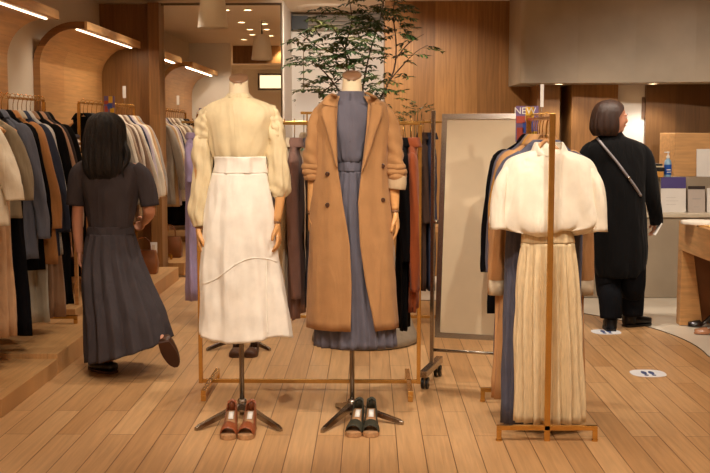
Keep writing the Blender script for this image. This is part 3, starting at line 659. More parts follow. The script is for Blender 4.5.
# ---- white skirt
M_SK = cloth('ivory crepe skirt', (244, 238, 226), bump=.03, drape=.3)
t = thing('skirt', 'long ivory A-line skirt with a curved seam on the left mannequin', 'skirt', (x1, DM, mz(157)), 0)
b = B(); shell(b, [k_(156.5, .5, 26.5, 18), k_(164, .5, 26, 17.5), k_(173, 0, 27.5, 18)], 64, 10, seed=4); link('waistband', b, M_SK, t, solid=.004)
skk = [k_(173, 0, 27.5, 18, .001), k_(195, 0, 32, 21, .003), k_(225, 0, 36, 24, .006), k_(260, .5, 40, 26, .008), k_(300, 2, 43.5, 29, .011), k_(336, 4, 47, 31, .014)]
b = B(); shell(b, skk, 128, 40, folds=(9, 0), seed=9, hemwave=.012); sko = link('skirt_panel', b, M_SK, t, solid=.003)
# curved seam as a raised piping that follows the skirt surface
from mathutils.bvhtree import BVHTree
def bvh(o):
    me = o.data; return BVHTree.FromPolygons([v.co.copy() for v in me.vertices], [p.vertices[:] for p in me.polygons])
tr = bvh(sko)
def drape(tr, pts, origin, lift=.002):
    out = []
    for px, py in pts:
        d = ray(px, py); o_ = Vector((0, 0, CAMZ))-Vector(origin)
        h = tr.ray_cast(o_, d.normalized())
        if h[0] is not None: out.append(h[0]-d.normalized()*lift)
    return out
def chain(pts, n=24): return [p[:2] for p in spline(pts, n)]
b = B(); q = drape(tr, chain([(203, 284), (216, 279), (228, 270), (240, 262), (254, 258), (268, 259), (277, 262)]), (x1, DM, Z0)); tube(b, q, .0023, 6)
q = drape(tr, chain([(266.5, 259), (267, 285), (267.5, 310), (268, 333)]), (x1, DM, Z0)); tube(b, q, .0023, 6); link('seam_piping', b, M_SK, t)
# ---- slate dress
M_SL = cloth('slate crepe', (98, 95, 106), bump=.08)
x2 = mx_(352); Zd = mz(160)
t = thing('dress', 'slate blue high-neck dress with pleated skirt under the camel coat', 'dress', (x2, DM, Zd), 0)
def d_(py, cx, a, b_3, amp=0., cy=0): return (mz(py)-Zd, cx*SC, cy, a*SC, b_3*SC, amp)
b = B(); shell(b, [d_(91.5, -1, 13, 12), d_(95, -1, 14, 12.5), d_(100, -1, 15.5, 13), d_(103, -1, 21, 14), d_(107, 0, 28, 15.5), d_(118, 0, 28, 18), d_(135, 0, 25, 18, .001), d_(150, 0, 21, 16, .003), d_(158, 0, 19, 15, .006), d_(162, 0, 16, 13, .003)], 96, 30, folds=(14, 0), seed=31); link('bodice', b, M_SL, t, solid=.003)
b = B(); tube(b, [Vector((-.008, 0, 0))+Vector((0, -(12.4 if i < 3 else 14+4*min(1, (i-3)/5))*SC-.003, mz(94+i*6)-Zd)) for i in range(9)], .0016, 6); link('centre_seam', b, mat('slate seam', (66, 66, 80), .8), t)
b = B(); shell(b, [d_(161, 0, 16, 13.5, .002), d_(171, 0, 17, 14, .002)], 60, 6, folds=(16, 0)); link('waistband', b, M_SL, t, solid=.003)
b = B(); shell(b, [d_(171, 0, 17, 14, .003), d_(200, 0, 25, 18, .006), d_(250, 2, 33, 21, .008), d_(300, 3, 38, 23, .010), d_(345, 4, 41, 24, .012)], 192, 26, folds=(22, 0), pleat=True, seed=3, tilt=0); link('skirt', b, M_SL, t, solid=.002)
# ---- camel coat
M_CAM = cloth('camel wool', (168, 124, 80), bump=.08, drape=.35)
t = thing('coat', 'long camel double-breasted coat hanging open on the right mannequin', 'coat', (x2, DM, Zd), 0)
ck = [d_(96, 0, 15, 14), d_(99, 0, 24, 16.5), d_(103, 1, 33, 18.5), d_(110, 1, 37, 20.5), d_(125, 1, 37.5, 23, .002), d_(150, 0, 36, 24, .003), d_(175, -1, 36.5, 25, .004), d_(215, -1, 40, 27, .005), d_(270, 0, 43.5, 30, .006), d_(326, 1, 47, 32, .008)]
class Gap:
    byz = 1
    def f(self, z, a, cx):
        py = min(330, max(96, self.py(z))); T = [(96, 340, 364), (104, 338, 368), (130, 337, 366), (165, 338, 362), (200, 343, 358), (240, 350, 360), (280, 352, 366), (330, 351, 376)]
        for (y_0, l0, r0), (y_1, l1, r1) in zip(T, T[1:]):
            if py <= y_1:
                f = (py-y_0)/(y_1-y_0); l = l0+(l1-l0)*f; r = r0+(r1-r0)*f; break
        f_ = lambda v: math.asin(max(-.95, min(.95, ((v-352)*SC-cx)/a)))
        return (f_(r), -f_(l))
    def py(self, z):
        lo, hi = 60, 420
        for _ in range(30):
            m = (lo+hi)/2
            if mz(m)-Zd > z: lo = m
            else: hi = m
        return lo
b = B(); shell(b, ck, 120, 44, folds=(7, 0), seed=77, gap=Gap(), wr=.008); cobj = link('coat_body', b, M_CAM, t, solid=.005)
trc = bvh(cobj)
def patch(tr, polyL, polyR, origin, lift, n=14, m=6):
    """cloth strip between two pixel curves laid over a surface"""
    L1 = chain(polyL, n); R1 = chain(polyR, n); rings = []
    for (ax, ay), (bx, by) in zip(L1, R1):
        row = []
        for j in range(m):
            f = j/(m-1); px, py = ax+(bx-ax)*f, ay+(by-ay)*f
            d = ray(px, py).normalized(); o_ = Vector((0, 0, CAMZ))-Vector(origin); h = tr.ray_cast(o_, d)
            # fall back on a smooth chest surface where the coat is open
            row.append([px, py, h[0].y if (h[0] is not None and h[0].y < 0) else None])
        ys = [r[2] for r in row if r[2] is not None]; dflt = sum(ys)/len(ys) if ys else -.105
        rings.append([at(r[0], r[1], DM+dflt-lift*(1+.6*math.sin(PI*j/(m-1))))-Vector(origin) for j, r in enumerate(row)])
    return rings
org = (x2, DM, Zd)
for L1, R1 in (([(334, 97), (331, 106), (327, 116)], [(341, 99), (338.5, 112), (336, 125)]),):
    pass
def lapel(pl, pr, nm, lift=.012, n=16):
    b = B(); stitch(b, patch(trc, pl, pr, org, lift, n), closed=False); return link(nm, b, M_CAM, t, solid=.005)
lapel([(332, 93), (325, 98), (321.5, 104.5)], [(337, 95), (337, 101), (336.5, 108)], 'collar', .018, 8)
lapel([(364, 93), (370, 97), (371, 104)], [(368, 92), (377, 97), (382, 104)], 'collar', .018, 8)
lapel([(324, 106), (321, 113), (326, 130), (331, 148), (335.5, 166)], [(336.5, 105), (336.5, 118), (337, 135), (337.5, 152), (338, 168)], 'lapel', .016)
lapel([(370.5, 103), (369, 118), (367, 135), (364, 152), (361, 172)], [(381, 104), (383.5, 112), (377, 130), (371, 150), (362.5, 173)], 'lapel', .016)
for (px, py) in ((327.5, 174), (327.5, 205), (382.5, 166), (383, 200)):
    q = drape(trc, [(px, py)], org, .003)
    if q:
        b = B(); c = q[0]; M4 = Matrix.Translation(c) @ Matrix.Rotation(PI/2, 4, 'X')
        bmesh.ops.create_cone(b, cap_ends=True, segments=18, radius1=.0125, radius2=.011, depth=.006, matrix=M4); link('button', b, mat('horn button', (70, 42, 26), .3), t, bevel=.001)
def csleeve(P, R_, seed):
    b = B(); rnd = random.Random(seed); a1 = rnd.uniform(0, 6)
    stube(b, [Vector(p)-Vector(org) for p in P], [r*SC for r in R_], 30, 26, cap=False, flat=.95, wob=lambda u, a: (.004*math.sin(3*a+a1+9*u)+.005*math.sin(26*u*u+2*a)*u)*min(1, 4*u))
    return link('sleeve', b, M_CAM, t, solid=.004)
sL = csleeve([A(325, 106), A(320, 114), A(315.5, 130), A(312.5, 150), A(312, 168)], [4.5, 7.5, 8.3, 8.8, 8.8], 5)
sR = csleeve([A(381, 106), A(386, 114), A(391, 130), A(394.5, 150), A(395.5, 168)], [4.5, 7.5, 8.3, 8.8, 8.8], 6)
for so, cx in ((sL, 312.3), (sR, 396)):
    for q, (ya, yb, rr) in enumerate(((164, 170, 10.6), (169, 175, 10.8), (173, 180, 10.0))):
        b = B(); o_ = Vector(org); stube(b, [A(cx+.3*q, ya)-o_, A(cx+.3*q, (ya+yb)/2)-o_, A(cx+.3*q, yb)-o_], [rr*SC*.9, rr*SC, rr*SC*.86], 8, 24, cap=False, wob=lambda u, a: .003*math.sin(3*a+q*2))
        link('rolled_cuff', b, M_CAM, so, solid=.004)
b = B(); o_ = Vector(org); stube(b, [A(397, 176)-o_, A(397, 183)-o_, A(396.5, 189)-o_], [9.2*SC, 9.6*SC, 9*SC], 8, 24, cap=False); link('cuff_lining', b, cloth('beige lining', (190, 164, 130)), sR, solid=.003)
# ------------------------------------------------------------------ shoes
def shoe(loc, rz, m, label, grp, m_sole, insole=None, heel=.062, plat=.024, peep=True, L_=.225, W=.041, name='high_heel_shoe', closed=False):
    """toe points along local -y"""
    insole = insole or mat('insole', (176, 132, 92), .6)
    t = thing(name, label, 'shoe', loc, rz, grp)
    HW = [(0, .34), (.05, .56), (.13, .68), (.35, .72), (.6, .94), (.76, 1), (.88, .93), (.95, .74), (1, .4)]
    def hw(s):
        for (a0, w0), (a1, w1) in zip(HW, HW[1:]):
            if s <= a1: return W*(w0+(w1-w0)*(s-a0)/(a1-a0))
        return W*.4
    def bed(s): return plat+heel*.5*(1+math.cos(PI*min(1, max(0, (s-.08)/.6))))
    N_ = 22; ys = [L_*(.5-s) for s in [i/(N_-1) for i in range(N_)]]
    b = B(); rings = []
    for i in range(N_):
        s = i/(N_-1); h = bed(s); w_ = hw(s); lo = 0 if (s < .24 or s > .58) else min(h-plat*.8, (heel*.55)*math.sin(PI*(s-.24)/.34)) if heel > .03 else 0
        rings.append([(-w_, ys[i], lo), (w_, ys[i], lo), (w_*1.02, ys[i], h), (-w_*1.02, ys[i], h)])
    stitch(b, rings, True, True, True); link('sole', b, m_sole, t, smooth=False, bevel=.003)
    b = B(); rings = []
    for i in range(1, N_-1):
        s = i/(N_-1); h = bed(s)+.002; w_ = hw(s)*.88; rings.append([(-w_, ys[i], h), (0, ys[i], h-.001), (w_, ys[i], h)])
    stitch(b, rings, False); io = link('insole', b, insole, t, solid=.002)
    b = B(); ys0 = L_*.1; pt = [(s_, L_*(.5-q_), bed(q_)+.006) for q_ in (.16, .26, .36) for s_ in (-W*.3, W*.3)]; vv = [b.verts.new(p_) for p_ in pt]; b.faces.new((vv[0], vv[1], vv[3], vv[2])); b.faces.new((vv[2], vv[3], vv[5], vv[4])); link('insole_label', b, M_PAPER, t, solid=.001)
    b = B(); rings = []; rings2 = []
    s1 = .9 if peep else .985
    K = 12
    for i in range(22):
        s = .005+(s1-.005)*i/21; h = bed(s); w_ = hw(s)
        side = .036*(1-min(1, s/.5))+.02 + (.018*min(1, max(0, (s-.5)/.15)))
        vamp = s > .6
        y = L_*(.5-s); ring = []
        for j in range(2*K+1):
            f = j/K-1     # -1..1 across
            if vamp:
                a = PI/2*f; hh = .046*(1-.35*max(0, (s-.7)/.3)); ring.append((math.sin(a)*w_*1.04, y, h-.004+math.cos(a)*hh))
            else:
                e = math.copysign(1, f) if f else 1; u = 1-abs(f)  # walls fold inwards only at the rim
                ring.append((e*w_*(1.04-.26*u) if s > .06 else f*w_*1.04*(1-.0*u), y+(.006*(1-abs(f)) if s < .06 else 0), h-.004+side*(min(1, u*1.0) if s > .06 else 1 if abs(f) < .999 else 0)))
        rings.append(ring)
    # build walls and vamp from the same rows, leaving the mouth open
    V = [[b.verts.new(p) for p in r] for r in rings]
    for i in range(21):
        s = .005+(s1-.005)*(i+.5)/21
        for j in range(2*K):
            if s < .6 and (j in (K-1, K)) and s > .045: continue
            b.faces.new((V[i][j], V[i][j+1], V[i+1][j+1], V[i+1][j]))
    if closed or not peep: b.faces.new(V[-1])
    # heel back wall
    hb = [b.verts.new((f*hw(0)*1.04, L_*.5+.004*(1-abs(f)), bed(0)-.004)) for f in (-1, -.5, 0, .5, 1)]
    ht = [b.verts.new((f*hw(0)*.75, L_*.5+.004*(1-abs(f)), bed(0)+.056)) for f in (-1, -.5, 0, .5, 1)]
    for j in range(4): b.faces.new((hb[j], hb[j+1], ht[j+1], ht[j]))
    link('upper', b, m, t, solid=.0025)
    return t
M_TAN = mat('tan leather', (146, 78, 44), .35, var=.1); M_OLV = mat('olive black suede', (52, 50, 36), .7, var=.1); M_RAF = mat('raffia sole', (176, 134, 92), .8, var=.2, scale=60)
def sp(px, py, rz, m, lb, grp, so, **k):
    p = fl(px, py); L_ = k.get('L_', .225); shoe((p.x+math.sin(rz)*-L_/2, p.y+L_/2*math.cos(rz), 0), rz, m, lb, grp, so, **k)
sp(227.5, 440.5, .02, M_TAN, 'left shoe of the tan open-toe wedge pair before the left mannequin', 'tan wedges', M_RAF)
sp(244.5, 440.5, -.05, M_TAN, 'right shoe of the tan open-toe wedge pair before the left mannequin', 'tan wedges', M_RAF)
sp(352.5, 438, -.14, M_OLV, 'left shoe of the dark olive open-toe pair before the camel coat mannequin', 'olive heels', M_RAF)
sp(370.5, 438, -.02, M_OLV, 'right shoe of the dark olive open-toe pair before the camel coat mannequin', 'olive heels', M_RAF)
M_BRN = mat('brown leather', (78, 50, 34), .4, var=.1)
sp(235.5, 358, .06, M_BRN, 'left brown flat mule on the floor behind the left mannequin\'s pole', 'brown mules', M_BRN, peep=False, heel=.012, plat=.012, W=.045, name='mule_shoe')
sp(249.5, 358, -.06, M_BRN, 'right brown flat mule on the floor behind the left mannequin\'s pole', 'brown mules', M_BRN, peep=False, heel=.012, plat=.012, W=.045, name='mule_shoe')
# spare stand behind the first mannequin
q = fl(241, 346); t = thing('display_stand', 'bare chrome tripod display stand behind the brown mules', 'stand', (q.x, q.y, 0)); tripod(t, .2, [(-140, .27), (-38, .27), (90, .2)], poletop=.85)
b = B(); lathe(b, [(.0001, .85), (.06, .85), (.07, .87), (.07, .93), (.05, .96), (.0001, .965)], seg=28); link('stand_head', b, M_MANN, t)
# shoes on the riser
for i, (px, py) in enumerate(((60, 326), (67, 326.5), (74, 326), (80, 325.5))):
    p = fl(px, py, .19)
    shoe((p.x, 7.72+.0, .19), (.04 if i % 2 else -.04), M_BRN if i > 1 else mat('black leather', (24, 20, 20), .3), ['black flat shoe farthest left on the oak riser', 'black flat shoe second on the oak riser', 'dark brown flat shoe third on the oak riser', 'dark brown flat shoe nearest the walking woman on the riser'][i], 'flat shoes on the riser', M_BLACK, peep=False, heel=.01, plat=.008, L_=.22, W=.022, name='flat_shoe')
# ------------------------------------------------------------------ potted plant
pc = at(365, 330, 7.4)
t = thing('potted_plant', 'tall leafy shrub in a flared grey pot behind the camel coat mannequin', 'plant', (pc.x, 7.4, 0))
b = B(); lathe(b, [(.0001, 0), (.35, 0), (.368, .012), (.36, .05), (.31, .18), (.25, .33), (.215, .5), (.2, .66), (.18, .66), (.19, .5), (.19, .6), (.0001, .6)], seg=56); link('pot', b, mat('grey stone pot', (150, 138, 120), .75, var=.1, scale=30, bump=.1), t)
b = B(); lathe(b, [(.183, .61), (.1, .63), (.0001, .625)], seg=30); link('soil', b, mat('soil', (48, 34, 24), .95, var=.3, bump=.6), t)
P0 = Vector((pc.x, 7.4, 0))
def pp(px, py, D=7.4): return at(px, py, D)-P0
stems = [
 [Vector((-.02, 0, .6)), pp(362, 170), pp(360, 110), pp(357, 80), pp(350, 60), pp(340, 40), pp(330, 22)],
 [Vector((.03, .02, .6)), pp(372, 170), pp(377, 110), pp(388, 84), pp(395, 66), pp(396, 40), pp(393, 12), pp(398, -15)],
 [Vector((.0, -.03, .6)), pp(356, 160), pp(348, 110, 7.3), pp(335, 85, 7.2), pp(318, 66, 7.2), pp(303, 58, 7.2)],
 [Vector((.02, .04, .6)), pp(366, 150), pp(362, 100, 7.5), pp(366, 70, 7.55), pp(372, 45, 7.6), pp(380, 20, 7.6), pp(386, -12, 7.6)],
 [Vector((-.04, .03, .6)), pp(355, 150), pp(352, 90, 7.5), pp(345, 50, 7.6), pp(352, 20, 7.6), pp(345, -20, 7.6)],
 [pp(390, 80), pp(402, 66), pp(416, 52), pp(428, 45)],
 [pp(350, 60), pp(330, 52), pp(312, 42), pp(299, 34)],
 [pp(395, 60), pp(408, 44), pp(424, 34)],
 [pp(345, 75, 7.3), pp(328, 88, 7.25), pp(314, 96, 7.25)],
]
for i, st in enumerate(stems):
    b = B(); n = 16; q = spline([tuple(p) for p in st], n); tube(b, q, [(.009 if i < 5 else .005)*(1-.7*k/(n-1)) for k in range(n)], 8); link('stem', b, mat('plant bark', (78, 56, 38), .8, var=.2, scale=30), t)
rl = random.Random(4)
def leafm(nm, c): return mat(nm, c, .42, var=.25, scale=14)
ML = [leafm('dark green leaf', (50, 76, 34)), leafm('olive leaf', (92, 96, 46))]
b = B()
def leaf(b, p, d, up, L_, W, mi):
    d = d.normalized(); s = d.cross(up); s = s.normalized() if s.length > 1e-4 else Vector((1, 0, 0)); n = s.cross(d)
    a = b.verts.new(p); c = b.verts.new(p+d*L_); l = b.verts.new(p+d*L_*.4+s*W+n*.003); r = b.verts.new(p+d*L_*.4-s*W+n*.003); m_ = b.verts.new(p+d*L_*.45-n*.003)
    for f in ((a, l, m_), (l, c, m_), (c, r, m_), (r, a, m_)): b.faces.new(f).material_index = mi
def spray(b, p, d, n, mi, s=1.0):
    """a drooping compound leaf"""
    d = d.normalized(); pts = [p]; q = p.copy(); dd = d.copy()
    for k in range(n):
        dd = (dd+Vector((0, 0, -.10))).normalized(); q = q+dd*.026*s; pts.append(q.copy())
        side = dd.cross(Vector((0, 0, 1)))
        if side.length < .1: side = Vector((1, 0, 0))
        side.normalize()
        for e in (-1, 1):
            leaf(b, q, dd*.6+side*e+Vector((rl.uniform(-.3, .3), rl.uniform(-.3, .3), rl.uniform(-.9, .15))), Vector((0, 0, 1)), rl.uniform(.036, .056)*s, rl.uniform(.009, .013)*s, mi)
    leaf(b, q, dd, Vector((0, 0, 1)), .05*s, .009*s, mi)
    tube(b, [tuple(v) for v in pts], .0011, 4, mi=mi)
anch = [(318, 62, 5), (303, 60, 3), (330, 88, 5), (318, 97, 5), (335, 72, 4), (300, 34, 2), (315, 25, 3), (330, 30, 4), (345, 30, 5), (358, 22, 5), (352, 45, 6), (340, 48, 5), (365, 35, 5), (372, 50, 4), (345, 60, 4),
        (380, 72, 3), (378, 90, 4), (372, 82, 4), (385, 95, 3), (365, 62, 4), (370, 20, 3), (390, 25, 2), (402, 30, 3), (408, 43, 2), (418, 47, 1), (426, 42, 1), (408, 60, 1), (395, 5, 4), (385, 2, 4), (404, 12, 2), (340, 12, 3), (398, 85, 1), (360, 5, 3), (310, 82, 3), (306, 46, 2), (325, 50, 3), (376, 8, 3), (412, 70, 1), (325, 10, 2)]
for (px, py, k) in anch:
    for _ in range(int(k*2.6)):
        D = 7.4+rl.uniform(-.28, .28); p = pp(px+rl.uniform(-9, 9), py+rl.uniform(-8, 8), D)
        a = rl.uniform(0, 2*PI); spray(b, p, Vector((math.cos(a), math.sin(a)*.8, rl.uniform(-.1, .35))), rl.randint(3, 5), rl.choice((0, 0, 0, 1)), rl.uniform(.8, 1.1))
# lower foliage glimpsed left of the coat
for (px, py, k) in ((304, 135, 2), (307, 150, 1), (303, 165, 1), (330, 110, 3), (345, 112, 3), (306, 128, 1), (375, 102, 3)):
    for _ in range(k):
        p = pp(px+rl.uniform(-4, 4), py+rl.uniform(-4, 4), 7.25); a = rl.uniform(0, 2*PI); spray(b, p, Vector((math.cos(a), math.sin(a), .1)), 3, 0, .8)
link('foliage', b, ML, t, smooth=False)
# ------------------------------------------------------------------ low table with vase behind the racks
t = thing('side_table', 'light oak table with dark legs behind the racks at the back', 'table', (.0, 9.75, 0))
b = B(); box(b, -.95, .95, -.3, .3, .56, .61); link('tabletop', b, M_OAKH, t, smooth=False, bevel=.003)
for sx in (-.88, -.30, .33, .88):
    for sy in (-.26, .26):
        b = B(); box(b, sx-.022, sx+.022, sy-.022, sy+.022, 0, .56); link('leg', b, M_DARKWOOD, t, smooth=False, bevel=.002)
pv = at(413, 200, 9.7)
t = thing('vase_of_branches', 'small vase of green sprigs on the oak table behind the rust blouse', 'vase', (pv.x, 9.7, .61))
b = B(); lathe(b, [(.0001, 0), (.05, 0), (.07, .06), (.06, .16), (.03, .22), (.034, .25), (.027, .25), (.026, .22), (.0001, .2)], seg=28); link('vase', b, M_PAPER, t)
b = B()
for i, (px, py) in enumerate(((403, 116), (418, 108), (422, 112), (410, 122), (415, 112))):
    e = at(px, py, 9.7)-Vector((pv.x, 9.7, .61)); tube(b, spline([(0, 0, .1), (e.x*.4, 0, .5), tuple(e)], 8), .003, 5)
    for _ in range(3): spray(b, e+Vector((rl.uniform(-.03, .03), 0, rl.uniform(-.05, .03))), Vector((rl.uniform(-1, 1), rl.uniform(-1, 1), .5)), 3, 0, .9)
link('sprigs', b, ML, t, smooth=False)
# ------------------------------------------------------------------ signs on the racks
def quadcard(b, x0, x1, y, z0, z1): box(b, x0, x1, y-.001, y+.001, z0, z1)
def text(name, s, size, loc, m, parent, rz=0):
    cu = bpy.data.curves.new(name, 'FONT'); cu.body = s; cu.size = size; cu.extrude = .0006; cu.align_x = 'CENTER'; cu.align_y = 'CENTER'
    o = bpy.data.objects.new('tmp', cu); COL.objects.link(o)
    me = bpy.data.meshes.new_from_object(o.evaluated_get(bpy.context.evaluated_depsgraph_get())); bpy.data.objects.remove(o)
    r = bpy.data.objects.new(name, me); COL.objects.link(r); me.materials.clear(); me.materials.append(m); r.parent = parent; r.location = loc; r.rotation_euler = (PI/2, 0, rz); return r
YEL = mat('poster yellow', (226, 176, 40), .6, var=.05); REDP = mat('poster red', (176, 70, 50), .6, var=.05); BLUP = mat('poster blue', (60, 84, 170), .6, var=.05); PURP = mat('poster purple', (120, 96, 140), .6, var=.05)
def poster(px0, px1, py0, py1, D, lbl, txt, small=False):
    a = at(px0, py0, D); c = at(px1, py1, D); cx = (a.x+c.x)/2; w_ = (c.x-a.x); h = a.z-c.z
    t = thing('display_card', lbl, 'sign', (cx, D, c.z))
    b = B(); box(b, -w_/2, w_/2, -.002, .002, 0, h); link('card', b, PURP if not small else YEL, t, smooth=False)
    def patch_(u0, u1, v0, v1, m):
        b = B(); box(b, -w_/2+w_*u0, -w_/2+w_*u1, -.0035, -.002, h*v0, h*v1); link('colour_block', b, m, t, smooth=False)
    patch_(.42, .8, .6, .98, YEL); patch_(.02, .4, .52, .72, REDP); patch_(.3, .75, .25, .55, BLUP); patch_(.05, .35, .05, .4, REDP); patch_(.55, .95, .02, .3, YEL)
    if txt: text('lettering', txt, w_*.42, (-.1*w_, -.005, h*.86), M_PAPER, t)
    b = B(); tube(b, [(w_*.3, .004, -.1), (w_*.3, .004, h)], .003, 6); link('holder', b, M_CHROME, t)
    return t
poster(516, 538, 106, 142, 5.78, 'colourful card lettered NEW at the back of the right rack', 'NEW')
poster(104, 115, 96, 113, 8.3, 'small purple and yellow card on the far left rack rail', '')
def tagcard(px0, px1, py0, py1, D, rail, lbl):
    a = at(px0, py0, D); c = at(px1, py1, D); t = thing('price_tag', lbl, 'sign', ((a.x+c.x)/2, D, c.z))
    b = B(); box(b, -(c.x-a.x)/2, (c.x-a.x)/2, -.0015, .0015, 0, a.z-c.z); link('card', b, M_PAPER, t, smooth=False)
    b = B(); tube(b, [(0, .003, rail-c.z), (0, .003, .01)], .002, 6); link('holder', b, M_CHROME, t)
tagcard(540.5, 543.5, 84, 107, 5.72, RZ, 'tall narrow clear tag standing on the right rack rail')
tagcard(122.5, 126, 86, 98, 9.3, Z2, 'narrow white tag standing on the far left rack rail')
# folded clothes on a small side shelf left of the woman's head
t = thing('side_shelf', 'small oak shelf table behind the nearest left rack holding folded clothes', 'shelf', (-2.34, 7.93, .126+.07*0))
b = B(); box(b, -.2, .24, -.2, .2, 1.12, 1.15); link('shelf_board', b, M_OAKH, t, smooth=False)
for sx in (-.18, .22):
    for sy in (-.18, .18):
        b = B(); box(b, sx-.012, sx+.012, sy-.012, sy+.012, .065 if True else 0, 1.12); link('leg', b, M_OAK, t, smooth=False)
for i, c in enumerate(((222, 206, 184), (176, 160, 160), (214, 196, 176), (58, 52, 56))):
    b = B(); rings = []
    z = 1.277+i*.036; n = 5
    for k in range(9):
        a = -.15+.3*k/8; rings.append([(-2.34-.13, 7.93+a, z), (-2.34+.17, 7.93+a, z), (-2.34+.19, 7.93+a, z+.014), (-2.34+.17, 7.93+a, z+.032+.002*math.sin(k)), (-2.34-.13, 7.93+a, z+.033)])
    stitch(b, rings, True, True, True)
    tag(link('folded_sweater', b, cloth('folded %d' % i, c), None, bevel=.008), ['ivory folded sweater, bottom of the stack on the side shelf', 'mauve folded sweater, second from the bottom on the side shelf', 'beige folded sweater, third from the bottom on the side shelf', 'dark folded sweater, topmost of the stack on the side shelf'][i], 'sweater', 'folded sweaters on the side shelf')
# switch plate on the pilaster, bag on the platform
p = at(152.5, 248, YM-.15); t = thing('switch_plate', 'small pale switch plate on the wooden pilaster', 'switch', (p.x+.01, YM-.141, p.z))
b = B(); box(b, -.035, .035, -.006, 0, -.055, .055); link('plate', b, M_PAPER, t, smooth=False, bevel=.002); b = B(); box(b, -.015, .015, -.01, -.006, -.03, .03); link('rocker', b, M_BEIGE, t, smooth=False)
t = thing('handbag', 'brown leather handbag on the platform reflected in the wall mirror', 'handbag', (-2.1, 9.95, .126))
b = B(); stitch(b, [[(-.13, -.06, 0), (.13, -.06, 0), (.13, .06, 0), (-.13, .06, 0)], [(-.14, -.065, .1), (.14, -.065, .1), (.14, .065, .1), (-.14, .065, .1)], [(-.12, -.035, .22), (.12, -.035, .22), (.12, .035, .22), (-.12, .035, .22)]], True, True, True); link('bag_body', b, mat('cognac leather', (140, 84, 42), .4, var=.15), t, bevel=.012)
b = B(); tube(b, spline([(-.07, 0, .21), (-.06, 0, .3), (0, 0, .34), (.06, 0, .3), (.07, 0, .21)], 16), .006, 8); link('handle', b, mat('cognac leather', (0, 0, 0)), t)
# ------------------------------------------------------------------ service counter
yc = 9.35
xc0 = 1.25
t = thing('service_counter', 'pale concrete service counter with a lower front ledge', 'counter', (0, 0, 0))
zl = at(680, 214, yc).z; zt = at(680, 177, yc+.28).z
b = B(); box(b, xc0, XR-.02, yc+.02, yc+.26, 0, zl-.03); link('base_front', b, M_CONC, t, smooth=False)
b = B(); box(b, xc0, XR-.02, yc, yc+.28, zl-.03, zl); link('ledge', b, mat('pale ledge', (214, 200, 176), .4, var=.05), t, smooth=False, bevel=.003)
b = B(); box(b, xc0, XR-.02, yc+.28, yc+.80, 0, zt); link('back_counter', b, M_CONC, t, smooth=False, bevel=.003)
def onledge(px0, px1, py0, D, z0, th, m, nm, lb, cat='booklet', lean=.12, grp=None):
    a = at(px0, py0, D); c = at(px1, py0, D); t = thing(nm, lb, cat, ((a.x+c.x)/2, D, z0), 0, grp)
    return t, c.x-a.x, a.z-z0
t, w_, h = onledge(662, 687, 177, yc+.2, zl, 0, None, 'leaflet_display', 'white leaflet holder with a purple top band on the counter ledge', 'leaflet holder')
Lm = Matrix.Rotation(-.12, 4, 'X')
b = B(); box(b, -w_/2, w_/2, 0, .012, 0, h, Lm); link('board', b, M_PAPER, t, smooth=False)
b = B(); box(b, -w_/2, w_/2, -.003, 0, h*.68, h, Lm); link('purple_band', b, mat('purple band', (74, 62, 128), .5, var=.03), t, smooth=False)
b = B()
for i in range(3): box(b, -w_*.3, w_*(.1+.1*(i % 2)), -.0015, 0, h*(.22+.1*i), h*(.225+.1*i), Lm)
link('printed_lines', b, mat('print grey', (176, 170, 166), .6), t, smooth=False)
t, w_, h = onledge(689, 706, 186, yc+.18, zl, 0, None, 'booklet', 'beige grey booklet with a dark top edge on the counter ledge')
b = B(); box(b, -w_/2, w_/2, 0, .016, 0, h, Lm); link('cover', b, mat('booklet cover', (196, 184, 174), .6, var=.03), t, smooth=False)
b = B(); box(b, -w_/2, w_/2, -.003, .002, h*.88, h, Lm); link('dark_band', b, mat('dark band', (50, 36, 30), .5), t, smooth=False)
b = B(); box(b, -w_*.25, w_*.25, -.0015, 0, h*.5, h*.53, Lm); box(b, -w_*.15, w_*.15, -.0015, 0, h*.2, h*.22, Lm); link('printed_lines', b, mat('print grey', (1, 1, 1)), t, smooth=False)
t, w_, h = onledge(708, 724, 188, yc+.18, zl, 0, None, 'booklet', 'white booklet cut by the right edge of the photo on the ledge')
b = B(); box(b, -w_/2, w_/2, 0, .016, 0, h, Lm); link('cover', b, M_PAPER, t, smooth=False)
# wooden box, stack, bottle, white card on the top
D2 = yc+.42
a = at(675, 133, D2); c0 = at(661, 133, D2+.22)
b = B(); prism(b, [(a.x, D2-.02), (a.x+1.1, D2-.02), (a.x+1.1, D2+.22), (c0.x-.01, D2+.22)], 'z', zt, a.z); tag(link('wooden_box', b, M_OAKX, None, smooth=False, bevel=.004), 'large light oak box on the counter behind the sanitiser bottle', 'box')
t, w_, h = onledge(697, 722, 149, D2-.05, zt, 0, None, 'notice_card', 'blank white notice card leaning on the oak box', 'card')
b = B(); box(b, -w_/2, w_/2, -.01, 0, 0, h, Matrix.Rotation(-.08, 4, 'X')); link('card', b, M_PAPER, t, smooth=False)
p = at(667.5, 177, D2-.12); t = thing('sanitiser_bottle', 'clear hand sanitiser pump bottle with a blue label on the counter', 'bottle', (p.x, D2-.12, zt))
b = B(); lathe(b, [(.0001, 0), (.03, 0), (.032, .01), (.032, .12), (.026, .145), (.013, .158), (.013, .17), (.0001, .17)], seg=28); link('bottle_body', b, mat('blue clear gel', (150, 190, 220), .1, var=0), t)
b = B(); lathe(b, [(.0327, .02), (.0329, .022), (.0329, .108), (.0327, .11)], seg=28); link('label', b, mat('blue label', (24, 84, 176), .4, var=.1, scale=40), t, solid=.001)
